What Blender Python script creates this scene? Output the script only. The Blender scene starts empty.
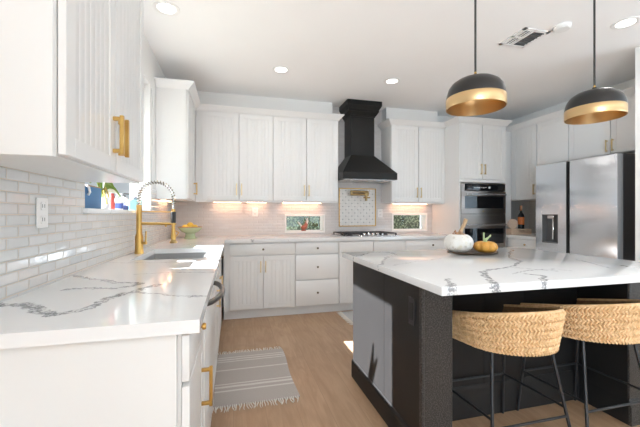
import bpy, bmesh, math, random
from mathutils import Vector, Matrix, noise
random.seed(7)
PI = math.pi
C = bpy.context.scene.collection
scn = bpy.context.scene

# ---------------------------------------------------------------- camera, world, sun, fill lamps, exposure
cd = bpy.data.cameras.new('camera'); cam = bpy.data.objects.new('camera', cd); C.objects.link(cam)
cam.location = (0, 0, 1.1943)
cam.rotation_euler = (PI/2, 0, -math.radians(14.438))
cd.sensor_width = 36; cd.lens = 36*335.6/640; cd.shift_y = 0.93/640; cd.clip_start = .02
scn.camera = cam

w = bpy.data.worlds.new('daylight_sky'); scn.world = w; w.use_nodes = True
bg = w.node_tree.nodes['Background']
bg.inputs[0].default_value = (.84, .92, 1, 1); bg.inputs[1].default_value = .9

def sun_light(direction, energy, color):
    l = bpy.data.lights.new('sun', 'SUN'); l.energy = energy; l.color = color; l.angle = math.radians(.6)
    o = bpy.data.objects.new('sun', l); C.objects.link(o)
    o.rotation_euler = Vector(direction).to_track_quat('-Z', 'Y').to_euler(); o.location = (-6, 3, 6)
sun_light((1, -.137, -.84), 95, (.88, .94, 1))

def area_light(name, loc, target, sx, sy, power, color):
    l = bpy.data.lights.new(name, 'AREA'); l.shape = 'RECTANGLE'; l.size = sx; l.size_y = sy; l.energy = power; l.color = color
    o = bpy.data.objects.new(name, l); C.objects.link(o); o.location = loc
    o.rotation_euler = (Vector(target)-Vector(loc)).to_track_quat('-Z', 'Z').to_euler()
    return o
# added fill lamps behind the camera, tilted up to brighten ceiling and cabinets
area_light('rear_fill_light', (1.6, -7.8, 1.35), (1.6, 0, 2.2), 6.5, 2.3, 120, (.665, .85, 1))
area_light('side_fill_light', (5.4, -.9, .8), (4.9, -1.1, 2.7), 2.6, 1.2, 300, (.665, .85, 1))
area_light('left_fill_light', (-.60, -3.0, .9), (1.6, -3.1, 1.9), 2.6, 1.2, 560, (.665, .85, 1))
scn.cycles.diffuse_bounces = 10; scn.cycles.max_bounces = 14

scn.view_settings.view_transform = 'Standard'; scn.view_settings.look = 'None'
scn.view_settings.gamma = 1; scn.view_settings.use_curve_mapping = False
scn.view_settings.exposure = -.76

# ---------------------------------------------------------------- materials
def mat(name, col, rough=.5, metal=0, **kw):
    m = bpy.data.materials.new(name); m.use_nodes = True
    b = m.node_tree.nodes['Principled BSDF']
    b.inputs['Base Color'].default_value = (*col, 1); b.inputs['Roughness'].default_value = rough; b.inputs['Metallic'].default_value = metal
    for k, v in kw.items():
        k = k.replace('_', ' ')
        b.inputs[k].default_value = (*v, 1) if isinstance(v, tuple) else v
    return m
class NT:
    """small helper for node trees"""
    def __init__(s, m): s.m = m; s.t = m.node_tree; s.b = s.t.nodes['Principled BSDF']
    def n(s, typ, **kw):
        x = s.t.nodes.new(typ)
        for k, v in kw.items(): setattr(x, k, v)
        return x
    def l(s, a, b): s.t.links.new(a, b)
    def coords(s): return s.n('ShaderNodeTexCoord').outputs['Object']
    def math(s, op, a, b=None, c=None, clamp=False):
        x = s.n('ShaderNodeMath', operation=op, use_clamp=clamp)
        for i, v in enumerate((a, b, c)):
            if v is None: continue
            if isinstance(v, (int, float)): x.inputs[i].default_value = v
            else: s.l(v, x.inputs[i])
        return x.outputs[0]
    def vmath(s, op, a, b=None, scale=None):
        x = s.n('ShaderNodeVectorMath', operation=op)
        for i, v in enumerate((a, b)):
            if v is None: continue
            if isinstance(v, (tuple, list)): x.inputs[i].default_value = v
            else: s.l(v, x.inputs[i])
        if scale is not None:
            if isinstance(scale, (int, float)): x.inputs['Scale'].default_value = scale
            else: s.l(scale, x.inputs['Scale'])
        return x
    def noise(s, vec, scale, detail=3, rough=.5):
        x = s.n('ShaderNodeTexNoise'); x.inputs['Scale'].default_value = scale; x.inputs['Detail'].default_value = detail; x.inputs['Roughness'].default_value = rough
        if vec is not None: s.l(vec, x.inputs['Vector'])
        return x
    def ramp(s, fac, stops):
        x = s.n('ShaderNodeValToRGB'); e = x.color_ramp.elements
        while len(e) < len(stops): e.new(.5)
        for q, (p, c) in zip(e, stops):
            q.position = p; q.color = (*c, 1) if len(c) == 3 else c
        s.l(fac, x.inputs[0]); return x.outputs[0]
    def mix(s, fac, a, b, blend='MIX'):
        x = s.n('ShaderNodeMix', data_type='RGBA', blend_type=blend)
        for i, v in ((0, fac), (6, a), (7, b)):
            if isinstance(v, (int, float)): x.inputs[i].default_value = v
            elif isinstance(v, tuple): x.inputs[i].default_value = (*v, 1)
            else: s.l(v, x.inputs[i])
        return x.outputs[2]
    def swz(s, vec, order):
        a = s.n('ShaderNodeSeparateXYZ'); s.l(vec, a.inputs[0]); c = s.n('ShaderNodeCombineXYZ')
        for i, ch in enumerate(order):
            if ch in 'xyz': s.l(a.outputs['xyz'.index(ch)], c.inputs[i])
        return c.outputs[0]
    def scale(s, vec, xyz): return s.vmath('MULTIPLY', vec, xyz).outputs[0]
    def bump(s, h, strength=.3, dist=.002):
        x = s.n('ShaderNodeBump'); x.inputs['Strength'].default_value = strength; x.inputs['Distance'].default_value = dist
        s.l(h, x.inputs['Height']); s.l(x.outputs[0], s.b.inputs['Normal'])
    def color(s, c): s.l(c, s.b.inputs['Base Color'])

def paint(name, col, rough=.4, var=.02):
    m = mat(name, col, rough); t = NT(m); v = t.coords()
    t.color(t.mix(t.noise(v, 2.2, 2).outputs[0], tuple(c*(1-var) for c in col), tuple(min(1, c*(1+var)) for c in col)))
    return m
CAB = paint('cabinet_paint', (.755, .755, .75), .32)
WALL = paint('wall_paint', (.80, .80, .79), .6)
CEIL = paint('ceiling_paint', (.90, .90, .90), .8)
TRIM = paint('white_trim', (.86, .86, .85), .35)
SHADEF = mat('blind_fabric', (.86, .86, .84), .8)
GOLD = mat('brushed_gold', (.62, .385, .12), .30, 1)
PALEGOLD = mat('pale_brass', (.70, .55, .30), .3, 1)
AGED = mat('aged_brass', (.42, .30, .14), .35, 1)
PGOLD = mat('pendant_gold_leaf', (.72, .50, .26), .36, 1)
BLACKM = mat('pendant_black', (.022, .020, .019), .30, Specular_IOR_Level=.35)
HOODB = mat('hood_black_metal', (.010, .0095, .009), .36, Specular_IOR_Level=.25)
LEGM = mat('black_powder_coat', (.018, .018, .02), .35)
RUBBER = mat('black_rubber', (.02, .02, .02), .6)
DARKG = mat('dark_glass', (.008, .008, .009), .06)
DARKKNOB = mat('dark_bronze', (.12, .09, .05), .35, .9)
CHROME = mat('chrome', (.75, .75, .75), .15, 1)
PLASTIC = mat('white_plastic', (.82, .82, .81), .35)
SLOT = mat('slot_grey', (.10, .10, .10), .5)
CORDM = mat('cord_black', (.03, .03, .03), .5)
CORDW = mat('cord_grey', (.45, .45, .45), .6)

def steel(name, col, rough, axis):
    m = mat(name, col, rough, 1); t = NT(m); v = t.coords()
    sc = (2, 2, 400) if axis == 'h' else (400, 400, 2)
    n = t.noise(t.scale(v, sc), 1, 2).outputs[0]
    t.l(t.math('MULTIPLY_ADD', n, .10, rough-.05), t.b.inputs['Roughness'])
    t.bump(n, .03, .001); return m
STEEL = steel('stainless_steel', (.60, .60, .61), .26, 'h')
FRIDGE = mat('fridge_stainless', (.76, .79, .83), .26, 1)
_t = NT(FRIDGE); _g = _t.n('ShaderNodeTangent', direction_type='RADIAL', axis='Z'); _t.l(_g.outputs[0], _t.b.inputs['Tangent']); _t.b.inputs['Anisotropic'].default_value = .9; _t.b.inputs['Anisotropic Rotation'].default_value = 0.0
OVENS = steel('oven_dark_stainless', (.31, .275, .25), .33, 'h')
SINKS = mat('sink_stainless', (.33, .33, .33), .40, .45)

def black_wood(name, col, rough, bumpy):
    m = mat(name, col, rough); t = NT(m); v = t.coords()
    n = t.noise(t.scale(v, (1, 1, .5)), 240, 3).outputs[0]
    n2 = t.noise(v, 3, 2).outputs[0]
    c_ = t.mix(n2, tuple(c*.85 for c in col), tuple(c*1.15 for c in col))
    if bumpy > .3: c_ = t.mix(t.ramp(t.noise(v, 190, 2, .6).outputs[0], [(.48, (0, 0, 0)), (.60, (1, 1, 1))]), c_, (.085, .077, .071))
    t.color(c_)
    t.bump(n, bumpy, .002); t.b.inputs['Specular IOR Level'].default_value = .27; return m
ISLAND = black_wood('island_black_paint', (.017, .0155, .015), .45, .05)
POSTM = black_wood('island_black_grain', (.026, .023, .0215), .34, .9)

def tile(name, order, warm):
    m = mat(name, (.7, .7, .7), .12); t = NT(m); v = t.swz(t.coords(), order)
    br = t.n('ShaderNodeTexBrick'); t.l(v, br.inputs['Vector'])
    br.offset = .5; br.inputs['Scale'].default_value = 1; br.inputs['Brick Width'].default_value = .125; br.inputs['Row Height'].default_value = .0385
    br.inputs['Mortar Size'].default_value = .0017; br.inputs['Mortar Smooth'].default_value = .3
    a, b, g = warm
    br.inputs['Color1'].default_value = (*a, 1); br.inputs['Color2'].default_value = (*b, 1); br.inputs['Mortar'].default_value = (*g, 1)
    n = t.noise(v, 7, 2).outputs[0]
    t.color(t.mix(t.math('MULTIPLY', n, .25), br.outputs['Color'], tuple(x*.9 for x in a)))
    rough = t.math('MULTIPLY_ADD', br.outputs['Fac'], .5, .07); t.l(rough, t.b.inputs['Roughness'])
    # pillowed edges: a wider soft mortar as height, plus hand-made waviness
    b2 = t.n('ShaderNodeTexBrick'); t.l(v, b2.inputs['Vector']); b2.offset = .5
    for k in ('Scale', 'Brick Width', 'Row Height'): b2.inputs[k].default_value = br.inputs[k].default_value
    b2.inputs['Mortar Size'].default_value = .006; b2.inputs['Mortar Smooth'].default_value = 1
    hgt = t.math('ADD', t.math('MULTIPLY', b2.outputs['Fac'], -1), t.math('MULTIPLY', t.noise(v, 14, 1).outputs[0], .8))
    t.bump(hgt, .8, .003); return m
TILE_L = tile('subway_tile_glass', 'yz', ((.60, .61, .61), (.68, .685, .68), (.60, .50, .39)))
TILE_R = tile('subway_tile_niche', 'yz', ((.70, .67, .65), (.75, .72, .70), (.60, .54, .50)))
TILE_B = tile('subway_tile_pale', 'xz', ((.63, .615, .61), (.68, .67, .66), (.58, .54, .51)))

def quartz(name, veins):
    """white quartz; veins = list of (points, half_width, strength); a vein keeps its place in the slab"""
    m = mat(name, (.85, .85, .845), .10); t = NT(m); co = t.coords()
    nz = t.noise(co, 9, 4, .6).outputs['Color']
    nz2 = t.noise(co, 42, 3, .6).outputs['Color']
    off = t.vmath('SCALE', t.vmath('SUBTRACT', nz, (.5, .5, .5)).outputs[0], scale=.075).outputs[0]
    off2 = t.vmath('SCALE', t.vmath('SUBTRACT', nz2, (.5, .5, .5)).outputs[0], scale=.045).outputs[0]
    p = t.scale(t.vmath('ADD', t.vmath('ADD', co, off).outputs[0], off2).outputs[0], (1, 1, 0))
    total = None
    patch = t.noise(co, 75, 3, .7).outputs[0]
    for pts, hw, st in veins:
        dmin = None
        for a, b in zip(pts[:-1], pts[1:]):
            ba = (b[0]-a[0], b[1]-a[1], 0); L2 = ba[0]**2+ba[1]**2
            pa = t.vmath('SUBTRACT', p, (a[0], a[1], 0)).outputs[0]
            hh = t.math('MULTIPLY', t.vmath('DOT_PRODUCT', pa, ba).outputs['Value'], 1/L2, clamp=True)
            near = t.vmath('SCALE', ba, scale=hh)
            d = t.vmath('DISTANCE', pa, near.outputs[0]).outputs['Value']
            dmin = d if dmin is None else t.math('MINIMUM', dmin, d)
        mr = t.n('ShaderNodeMapRange', interpolation_type='SMOOTHSTEP'); mr.inputs['From Min'].default_value = hw*.85; mr.inputs['From Max'].default_value = hw*.60
        t.l(dmin, mr.inputs['Value'])
        v = t.math('MULTIPLY', mr.outputs[0], st)
        total = v if total is None else t.math('MAXIMUM', total, v)
    body = t.math('MULTIPLY', total, t.ramp(patch, [(.43, (.18,)*3), (.53, (1,)*3)]))
    cloud = t.ramp(t.noise(co, 1.6, 3).outputs[0], [(.35, (.80, .80, .80)), (.7, (.76, .765, .77))])
    t.color(t.mix(body, cloud, (.15, .15, .165)))
    return m
QL = quartz('quartz_left_veins', [
    ([(-.72,1.27),(-.64,1.25),(-.57,1.19),(-.50,1.09),(-.46,1.11),(-.42,1.14),(-.41,1.24),(-.39,1.31),(-.35,1.34),(-.30,1.45)], .025, .9),
    ([(-.61,1.45),(-.52,1.46),(-.44,1.42),(-.35,1.50),(-.47,1.56),(-.59,1.65),(-.70,1.77)], .016, .85),
    ([(-.35,1.34),(-.28,1.30),(-.21,1.26),(-.14,1.22),(-.06,1.20)], .010, .7),
    ([(-.45,1.74),(-.28,1.75),(-.20,1.73),(-.08,1.70)], .008, .7),
    ([(-.70,2.2),(-.45,2.12),(-.25,2.14),(-.09,2.08)], .010, .6),
    ([(-.68,3.1),(-.4,3.35),(-.2,3.9),(.3,4.2),(.8,4.05)], .010, .5),
    ([(.20,3.86),(.36,4.0),(.62,3.88)], .014, .7), ([(.9,4.3),(1.3,3.9)], .008, .6), ([(2.1,4.2),(2.6,3.88)], .012, .7)])
QI = quartz('quartz_island_veins', [
    ([(.74,2.13),(.84,2.14),(1.0,2.32),(1.11,2.29),(1.09,2.12),(.95,2.0),(.79,1.72)], 0.0133, .6),
    ([(.86,1.69),(.99,1.77),(1.11,1.81),(1.29,1.88)], 0.0057, .5),
    ([(.90,1.26),(.84,1.16),(.79,1.08)], 0.0190, .75),
    ([(2.16,2.22),(1.74,1.82),(1.67,1.65),(1.46,1.49),(1.23,1.42),(1.19,1.40)], 0.0123, .8),
    ([(1.19,1.40),(1.07,1.23),(1.0,1.10)], 0.0209, .8),
    ([(1.43,1.46),(1.48,1.39),(1.56,1.31)], 0.0066, .7),
    ([(1.26,1.30),(1.34,1.33),(1.49,1.37),(1.59,1.37),(1.63,1.31)], 0.0057, .75),
    ([(1.34,1.29),(1.35,1.26),(1.37,1.23),(1.30,1.17),(1.22,1.06)], 0.0152, .8),
    ([(2.07,1.63),(1.99,1.48),(1.91,1.31)], 0.0057, .7), ([(2.06,1.36),(2.04,1.30),(2.12,1.26)], 0.0114, .6)])

def oak():
    m = mat('oak_planks', (.5, .35, .22), .38); t = NT(m); co = t.coords(); v = t.swz(co, 'yx')
    br = t.n('ShaderNodeTexBrick'); t.l(v, br.inputs['Vector']); br.offset = .37; br.squash = 1
    br.inputs['Scale'].default_value = 1; br.inputs['Brick Width'].default_value = 1.7; br.inputs['Row Height'].default_value = .19
    br.inputs['Mortar Size'].default_value = .0012; br.inputs['Mortar Smooth'].default_value = .2; br.inputs['Bias'].default_value = 0
    br.inputs['Color1'].default_value = (.405, .260, .155, 1); br.inputs['Color2'].default_value = (.465, .305, .187, 1); br.inputs['Mortar'].default_value = (.25, .15, .09, 1)
    sx = t.n('ShaderNodeSeparateXYZ'); t.l(co, sx.inputs[0])
    row = t.math('FLOOR', t.math('DIVIDE', sx.outputs[0], .19))
    cmb = t.n('ShaderNodeCombineXYZ'); t.l(t.math('MULTIPLY', sx.outputs[0], 9), cmb.inputs[0]); t.l(t.math('MULTIPLY', sx.outputs[1], 1.1), cmb.inputs[1]); t.l(t.math('MULTIPLY', row, 3.7), cmb.inputs[2])
    g = t.noise(cmb.outputs[0], 2.2, 5, .62); g.inputs['Distortion'].default_value = 1.4
    wv = t.n('ShaderNodeTexWave', wave_type='RINGS'); t.l(cmb.outputs[0], wv.inputs['Vector']); wv.inputs['Scale'].default_value = 1.1; wv.inputs['Distortion'].default_value = 3; wv.inputs['Detail'].default_value = 2
    c = t.mix(t.ramp(g.outputs[0], [(.38, (0, 0, 0)), (.66, (.75,)*3)]), br.outputs['Color'], (.32, .19, .105))
    c = t.mix(t.ramp(wv.outputs['Fac'], [(.0, (.22,)*3), (.16, (0, 0, 0))]), c, (.29, .17, .095))
    t.color(c); t.bump(t.math('ADD', t.math('MULTIPLY', br.outputs['Fac'], -1), t.math('MULTIPLY', g.outputs[0], .15)), .25, .002); return m
OAK = oak()

def wicker(name, base, dark, rough=.55):
    m = mat(name, base, rough); t = NT(m); v = t.coords()
    n = t.noise(v, 55, 3).outputs[0]; n2 = t.noise(v, 8, 2).outputs[0]
    c = t.mix(t.ramp(n, [(.38, (0, 0, 0)), (.66, (1, 1, 1))]), dark, base)
    t.color(t.mix(t.math('MULTIPLY', n2, .5), c, tuple(min(1, x*1.2) for x in base))); t.bump(t.noise(v, 300, 2).outputs[0], .15, .001); return m
WICK = wicker('woven_seagrass', (.80, .55, .31), (.60, .36, .16))
WICKD = wicker('woven_backing', (.30, .17, .08), (.16, .09, .045))

def rug_mat(name, y0, y1, lines, base, axis='y'):
    m = mat(name, base, .95); t = NT(m); co = t.coords(); s = t.n('ShaderNodeSeparateXYZ'); t.l(co, s.inputs[0])
    f = t.math('DIVIDE', t.math('SUBTRACT', s.outputs['xyz'.index(axis)], y0), y1-y0)
    tw = t.n('ShaderNodeTexWave', wave_type='BANDS', bands_direction='DIAGONAL'); t.l(co, tw.inputs['Vector']); tw.inputs['Scale'].default_value = 42; tw.inputs['Distortion'].default_value = 4; tw.inputs['Detail'].default_value = 2
    col = t.mix(tw.outputs['Fac'], tuple(c*.84 for c in base), tuple(c*1.12 for c in base))
    stops = [(0, (0, 0, 0))]
    tot = None
    for c, hw in lines:
        d = t.math('ABSOLUTE', t.math('SUBTRACT', f, c)); k = t.math('LESS_THAN', d, hw)
        tot = k if tot is None else t.math('MAXIMUM', tot, k)
    if tot is not None: col = t.mix(tot, col, (.63, .61, .58))
    t.color(col); t.bump(t.noise(co, 350, 2).outputs[0], .6, .003); return m
RUG1 = rug_mat('striped_rug_weave', 2.14, 3.0, [(.235, .010), (.30, .014), (.345, .008), (.60, .009), (.775, .008), (.82, .010), (.865, .008)], (.44, .405, .38))
RUG2 = rug_mat('grey_rug_weave', 3.4, 3.95, [], (.47, .48, .49))
FRINGE = mat('cotton_fringe', (.72, .69, .64), .95)

def glass_pane():
    m = bpy.data.materials.new('window_glass'); m.use_nodes = True; t = m.node_tree; t.nodes.clear()
    o = t.nodes.new('ShaderNodeOutputMaterial'); mx = t.nodes.new('ShaderNodeMixShader'); a = t.nodes.new('ShaderNodeBsdfTransparent'); b = t.nodes.new('ShaderNodeBsdfGlossy')
    b.inputs['Roughness'].default_value = .02; mx.inputs[0].default_value = .06
    t.links.new(a.outputs[0], mx.inputs[1]); t.links.new(b.outputs[0], mx.inputs[2]); t.links.new(mx.outputs[0], o.inputs[0]); return m
GLASS = glass_pane()
def emit(name, col, s):
    m = mat(name, col, .5); b = m.node_tree.nodes['Principled BSDF']; b.inputs['Emission Color'].default_value = (*col, 1); b.inputs['Emission Strength'].default_value = s; return m
LEDM = emit('led_disc', (1, .97, .93), 6)
UCL = emit('under_cabinet_led', (1, .52, .30), 28)

# ---------------------------------------------------------------- mesh helpers
def back(y0): return lambda p: Vector((p[0], y0-p[1], p[2]))       # local (a along X, n towards -Y, z)
def left(x0): return lambda p: Vector((x0+p[1], p[0], p[2]))       # a along Y, n towards +X
def right(x0): return lambda p: Vector((x0-p[1], p[0], p[2]))      # a along Y, n towards -X
ID = lambda p: Vector(p)

class MB:
    def __init__(s, T=ID): s.bm = bmesh.new(); s.T = T
    def box(s, x0, x1, y0, y1, z0, z1, bev=0, seg=1, mi=0):
        b = bmesh.new(); bmesh.ops.create_cube(b, size=1)
        for v in b.verts: v.co = Vector(((x0+x1)/2+v.co.x*(x1-x0), (y0+y1)/2+v.co.y*(y1-y0), (z0+z1)/2+v.co.z*(z1-z0)))
        if bev: bmesh.ops.bevel(b, geom=b.edges[:], offset=bev, segments=seg, affect='EDGES', profile=.5)
        s.add(b, mi, smooth=False); return s
    def add(s, b, mi=0, smooth=False):
        mp = {}
        for v in b.verts: mp[v] = s.bm.verts.new(s.T(v.co))
        for f in b.faces:
            try: nf = s.bm.faces.new([mp[v] for v in f.verts]); nf.material_index = mi; nf.smooth = smooth or f.smooth
            except ValueError: pass
        b.free()
    def poly(s, pts, faces, mi=0, smooth=False):
        vs = [s.bm.verts.new(s.T(p)) for p in pts]
        for f in faces:
            try: q = s.bm.faces.new([vs[i] for i in f]); q.smooth = smooth; q.material_index = mi
            except ValueError: pass
        return s
    def prism(s, prof, axis, a0, a1, smooth=False):
        """extrude closed 2D profile along axis; profile coords are the other two axes in xyz order"""
        def P(p, a):
            if axis == 'x': return (a, p[0], p[1])
            if axis == 'y': return (p[0], a, p[1])
            return (p[0], p[1], a)
        n = len(prof); pts = [P(p, a0) for p in prof]+[P(p, a1) for p in prof]
        fs = [(i, (i+1) % n, n+(i+1) % n, n+i) for i in range(n)]+[tuple(range(n))[::-1], tuple(range(n, 2*n))]
        return s.poly(pts, fs, smooth=smooth)
    def tube(s, path, r, sides=8, cap=True, closed=False):
        path = [Vector(p) for p in path]; n = len(path); rs = r if isinstance(r, (list, tuple)) else [r]*n
        rings = []; up = None
        for i, p in enumerate(path):
            if closed: d = path[(i+1) % n]-path[i-1]
            else: d = path[min(i+1, n-1)]-path[max(i-1, 0)]
            if d.length < 1e-9: d = Vector((0, 0, 1))
            d.normalize()
            if up is None: up = Vector((0, 0, 1)) if abs(d.z) < .9 else Vector((1, 0, 0))
            a = d.cross(up)
            if a.length < 1e-6: a = d.cross(Vector((1, 0, 0)))
            a.normalize(); b = a.cross(d).normalized(); up = b
            rings.append([s.bm.verts.new(s.T(p+rs[i]*(a*math.cos(2*PI*k/sides)+b*math.sin(2*PI*k/sides)))) for k in range(sides)])
        m = n if closed else n-1
        for i in range(m):
            A, B = rings[i], rings[(i+1) % n]
            for k in range(sides):
                f = s.bm.faces.new((A[k], A[(k+1) % sides], B[(k+1) % sides], B[k])); f.smooth = True
        if cap and not closed:
            s.bm.faces.new(rings[0][::-1]); s.bm.faces.new(rings[-1])
        return s
    def lathe(s, prof, c, seg=32, axis='z', squash=(1, 1)):
        """profile [(r,h)...] turned about axis through c; closed at r=0 ends"""
        def P(r, h, k):
            u, v = r*math.cos(2*PI*k/seg)*squash[0], r*math.sin(2*PI*k/seg)*squash[1]
            if axis == 'z': q = (u, v, h)
            elif axis == 'y': q = (u, h, v)
            else: q = (h, u, v)
            return Vector(c)+Vector(q)
        rings = []
        for r, h in prof:
            if r < 1e-6: rings.append([s.bm.verts.new(s.T(P(0, h, 0)))])
            else: rings.append([s.bm.verts.new(s.T(P(r, h, k))) for k in range(seg)])
        for A, B in zip(rings[:-1], rings[1:]):
            for k in range(seg):
                k2 = (k+1) % seg
                if len(A) == 1 and len(B) == 1: continue
                if len(A) == 1: f = (A[0], B[k2], B[k])
                elif len(B) == 1: f = (A[k], A[k2], B[0])
                else: f = (A[k], A[k2], B[k2], B[k])
                q = s.bm.faces.new(f); q.smooth = True
        return s
    def build(s, name, m, parent=None, sharp=None):
        bmesh.ops.recalc_face_normals(s.bm, faces=s.bm.faces[:])
        me = bpy.data.meshes.new(name); s.bm.to_mesh(me); s.bm.free()
        for q in (m if isinstance(m, (list, tuple)) else [m]): me.materials.append(q)
        if sharp is not None: me.set_sharp_from_angle(angle=math.radians(sharp))
        else: me.set_sharp_from_angle(angle=math.radians(38))
        o = bpy.data.objects.new(name, me); C.objects.link(o)
        if parent is not None:
            o.parent = parent; o.matrix_parent_inverse = Matrix.Translation(-world_loc(parent))
        return o
def world_loc(o):
    v = Vector(o.location)
    if o.parent is not None and o.type == 'EMPTY': v += world_loc(o.parent)
    return v if o.type == 'EMPTY' else Vector((0, 0, 0))
def thing(name, label, cat, loc=(0, 0, 0), group=None):
    o = bpy.data.objects.new(name, None); C.objects.link(o); o.location = loc; o.empty_display_size = .1
    o['label'] = label; o['category'] = cat
    if group: o['group'] = group
    return o
def tag(o, label, cat, group=None):
    o['label'] = label; o['category'] = cat
    if group: o['group'] = group
    return o
def structure(o): o['kind'] = 'structure'; return o
def stuff(o): o['kind'] = 'stuff'; return o

def shade_frame(mb, w_, h_, t, rw, n0=0):
    mb.box(0, rw, n0, n0+t, 0, h_, .0015); mb.box(w_-rw, w_, n0, n0+t, 0, h_, .0015)
    mb.box(rw, w_-rw, n0, n0+t, 0, rw, .0015); mb.box(rw, w_-rw, n0, n0+t, h_-rw, h_, .0015)

def door(T, a0, a1, z0, z1, parent, beaded=True, n0=.002, t=.02, rw=.055, gap=.004, name='door', m=None):
    a0 += gap; a1 -= gap; z0 += gap; z1 -= gap; W, H = a1-a0, z1-z0
    mb = MB(lambda p: T((p[0]+a0, p[1]+n0, p[2]+z0)))
    shade_frame(mb, W, H, t, rw)
    f = t*.80; prof = [(rw-.002, 0), (rw-.002, f)]
    if beaded:
        k = max(2, round((W-2*rw)/.042)); st = (W-2*rw)/k
        for i in range(k):
            x = rw+i*st
            prof += [(x+.002, f), (x+st-.009, f), (x+st-.0055, f-.0016), (x+st-.002, f)]
    prof += [(W-rw+.002, f), (W-rw+.002, 0)]
    mb.prism(prof, 'z', rw-.002, H-rw+.002)
    return mb.build(name, m or CAB, parent)
def slab_front(T, a0, a1, z0, z1, parent, n0=.002, t=.02, gap=.004, name='drawer', m=None, bev=.002):
    mb = MB(T); mb.box(a0+gap, a1-gap, n0, n0+t, z0+gap, z1-gap, bev, 2)
    return mb.build(name, m or CAB, parent)
def pull(T, a, z0, z1, parent, n0=.022, m=None, proj=.034, th=.011):
    mb = MB(T); h = th/2
    mb.box(a-h, a+h, n0, n0+proj-th, z0+.006, z0+.006+th, .001); mb.box(a-h, a+h, n0, n0+proj-th, z1-.006-th, z1-.006, .001)
    mb.box(a-h, a+h, n0+proj-th, n0+proj, z0, z1, .0015)
    return mb.build('handle', m or PALEGOLD, parent)
def knob(T, a, z, parent, n0=.022, m=None, r=.012):
    b = MB(T); b.lathe([(0, 0), (.005, 0), (.005, .012), (r, .016), (r, .024), (r*.8, .027), (0, .027)], (a, n0, z), 14, 'y')
    return b.build('knob', m or DARKKNOB, parent)

# ---------------------------------------------------------------- room shell
XW, YB, XR, ZC = -.724, 4.5, 4.3, 2.70
YR, XO = -8.0, 5.6
structure(MB().box(-.9, XO+.15, YR-.2, YB+.2, -.08, 0).build('floor', OAK))
structure(MB().box(-.9, XO+.15, YR-.2, YB+.2, ZC, ZC+.1).build('ceiling', CEIL))
WY0, WY1, WZ0, WZ1 = 1.907, 3.29, 1.225, 2.36     # window over the sink
b = MB()
b.box(-.89, XW, YR, -4.5, 0, ZC).box(-.89, XW, -1.6, WY0, 0, ZC).box(-.89, XW, -4.5, -1.6, 0, .3).box(-.89, XW, -4.5, -1.6, 2.3, ZC); b.box(-.89, XW, WY1, YB+.16, 0, ZC)
b.box(-.89, XW, WY0, WY1, 0, WZ0-.025); b.box(-.89, XW, WY0, WY1, WZ1, ZC)
wall_l = structure(b.build('wall_left', WALL))
BW = [(.685, 1.205, .965, 1.18), (2.262, 2.80, .965, 1.195)]    # two letterbox windows at the backsplash
b = MB(); xs = [-.89]
for x0, x1, z0, z1 in BW:
    b.box(xs[-1], x0, YB, YB+.15, 0, ZC); b.box(x0, x1, YB, YB+.15, 0, z0); b.box(x0, x1, YB, YB+.15, z1, ZC); xs.append(x1)
b.box(xs[-1], XO, YB, YB+.15, 0, ZC)
wall_b = structure(b.build('wall_back', WALL))
structure(MB().box(XR, XR+.15, 2.08, YB, 0, ZC).build('wall_right', WALL))
structure(MB().box(3.52, XR, 2.08, 2.23, 0, ZC).box(XR, XO+.15, 2.08, 2.23, 0, ZC).build('wall_fridge_end', TRIM))
b = MB(); b.box(XO, XO+.15, YR, -3.2, 0, ZC).box(XO, XO+.15, -.1, 2.08, 0, ZC).box(XO, XO+.15, -3.2, -.1, 0, .4).box(XO, XO+.15, -3.2, -.1, 2.4, ZC)
structure(b.build('wall_living_side', WALL))
b = MB(); b.box(-.89, -.5, YR-.15, YR, 0, ZC).box(4.4, XO+.15, YR-.15, YR, 0, ZC).box(-.5, 4.4, YR-.15, YR, 2.5, ZC)
structure(b.build('wall_rear', WALL))
# soffit above the back cabinets
structure(MB().box(XW, 1.29, 4.34, YB, 2.44, ZC).build('trim_1', WALL))
structure(MB().box(2.08, 2.90, 4.34, YB, 2.44, ZC).build('trim_2', WALL))
# backsplash tiles, children of their walls
b = MB()
b.box(XW, XW+.008, .30, WY0-.0, .914, 1.42); b.box(XW, XW+.008, WY1, YB, .914, 1.42); b.box(XW, XW+.008, WY0, WY1, .914, WZ0-.026)
b.build('backsplash', TILE_L, wall_l)
b = MB(); xs = [XW+.009]; y0, y1 = YB-.008, YB
for x0, x1, z0, z1 in BW:
    b.box(xs[-1], x0, y0, y1, .914, 1.42); b.box(x0, x1, y0, y1, .914, z0); b.box(x0, x1, y0, y1, z1, 1.42); xs.append(x1)
b.box(xs[-1], XR, y0, y1, .914, 1.42); b.box(1.32, 2.07, y0, y1, 1.42, ZC)
b.build('backsplash', TILE_B, wall_b)

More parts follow.
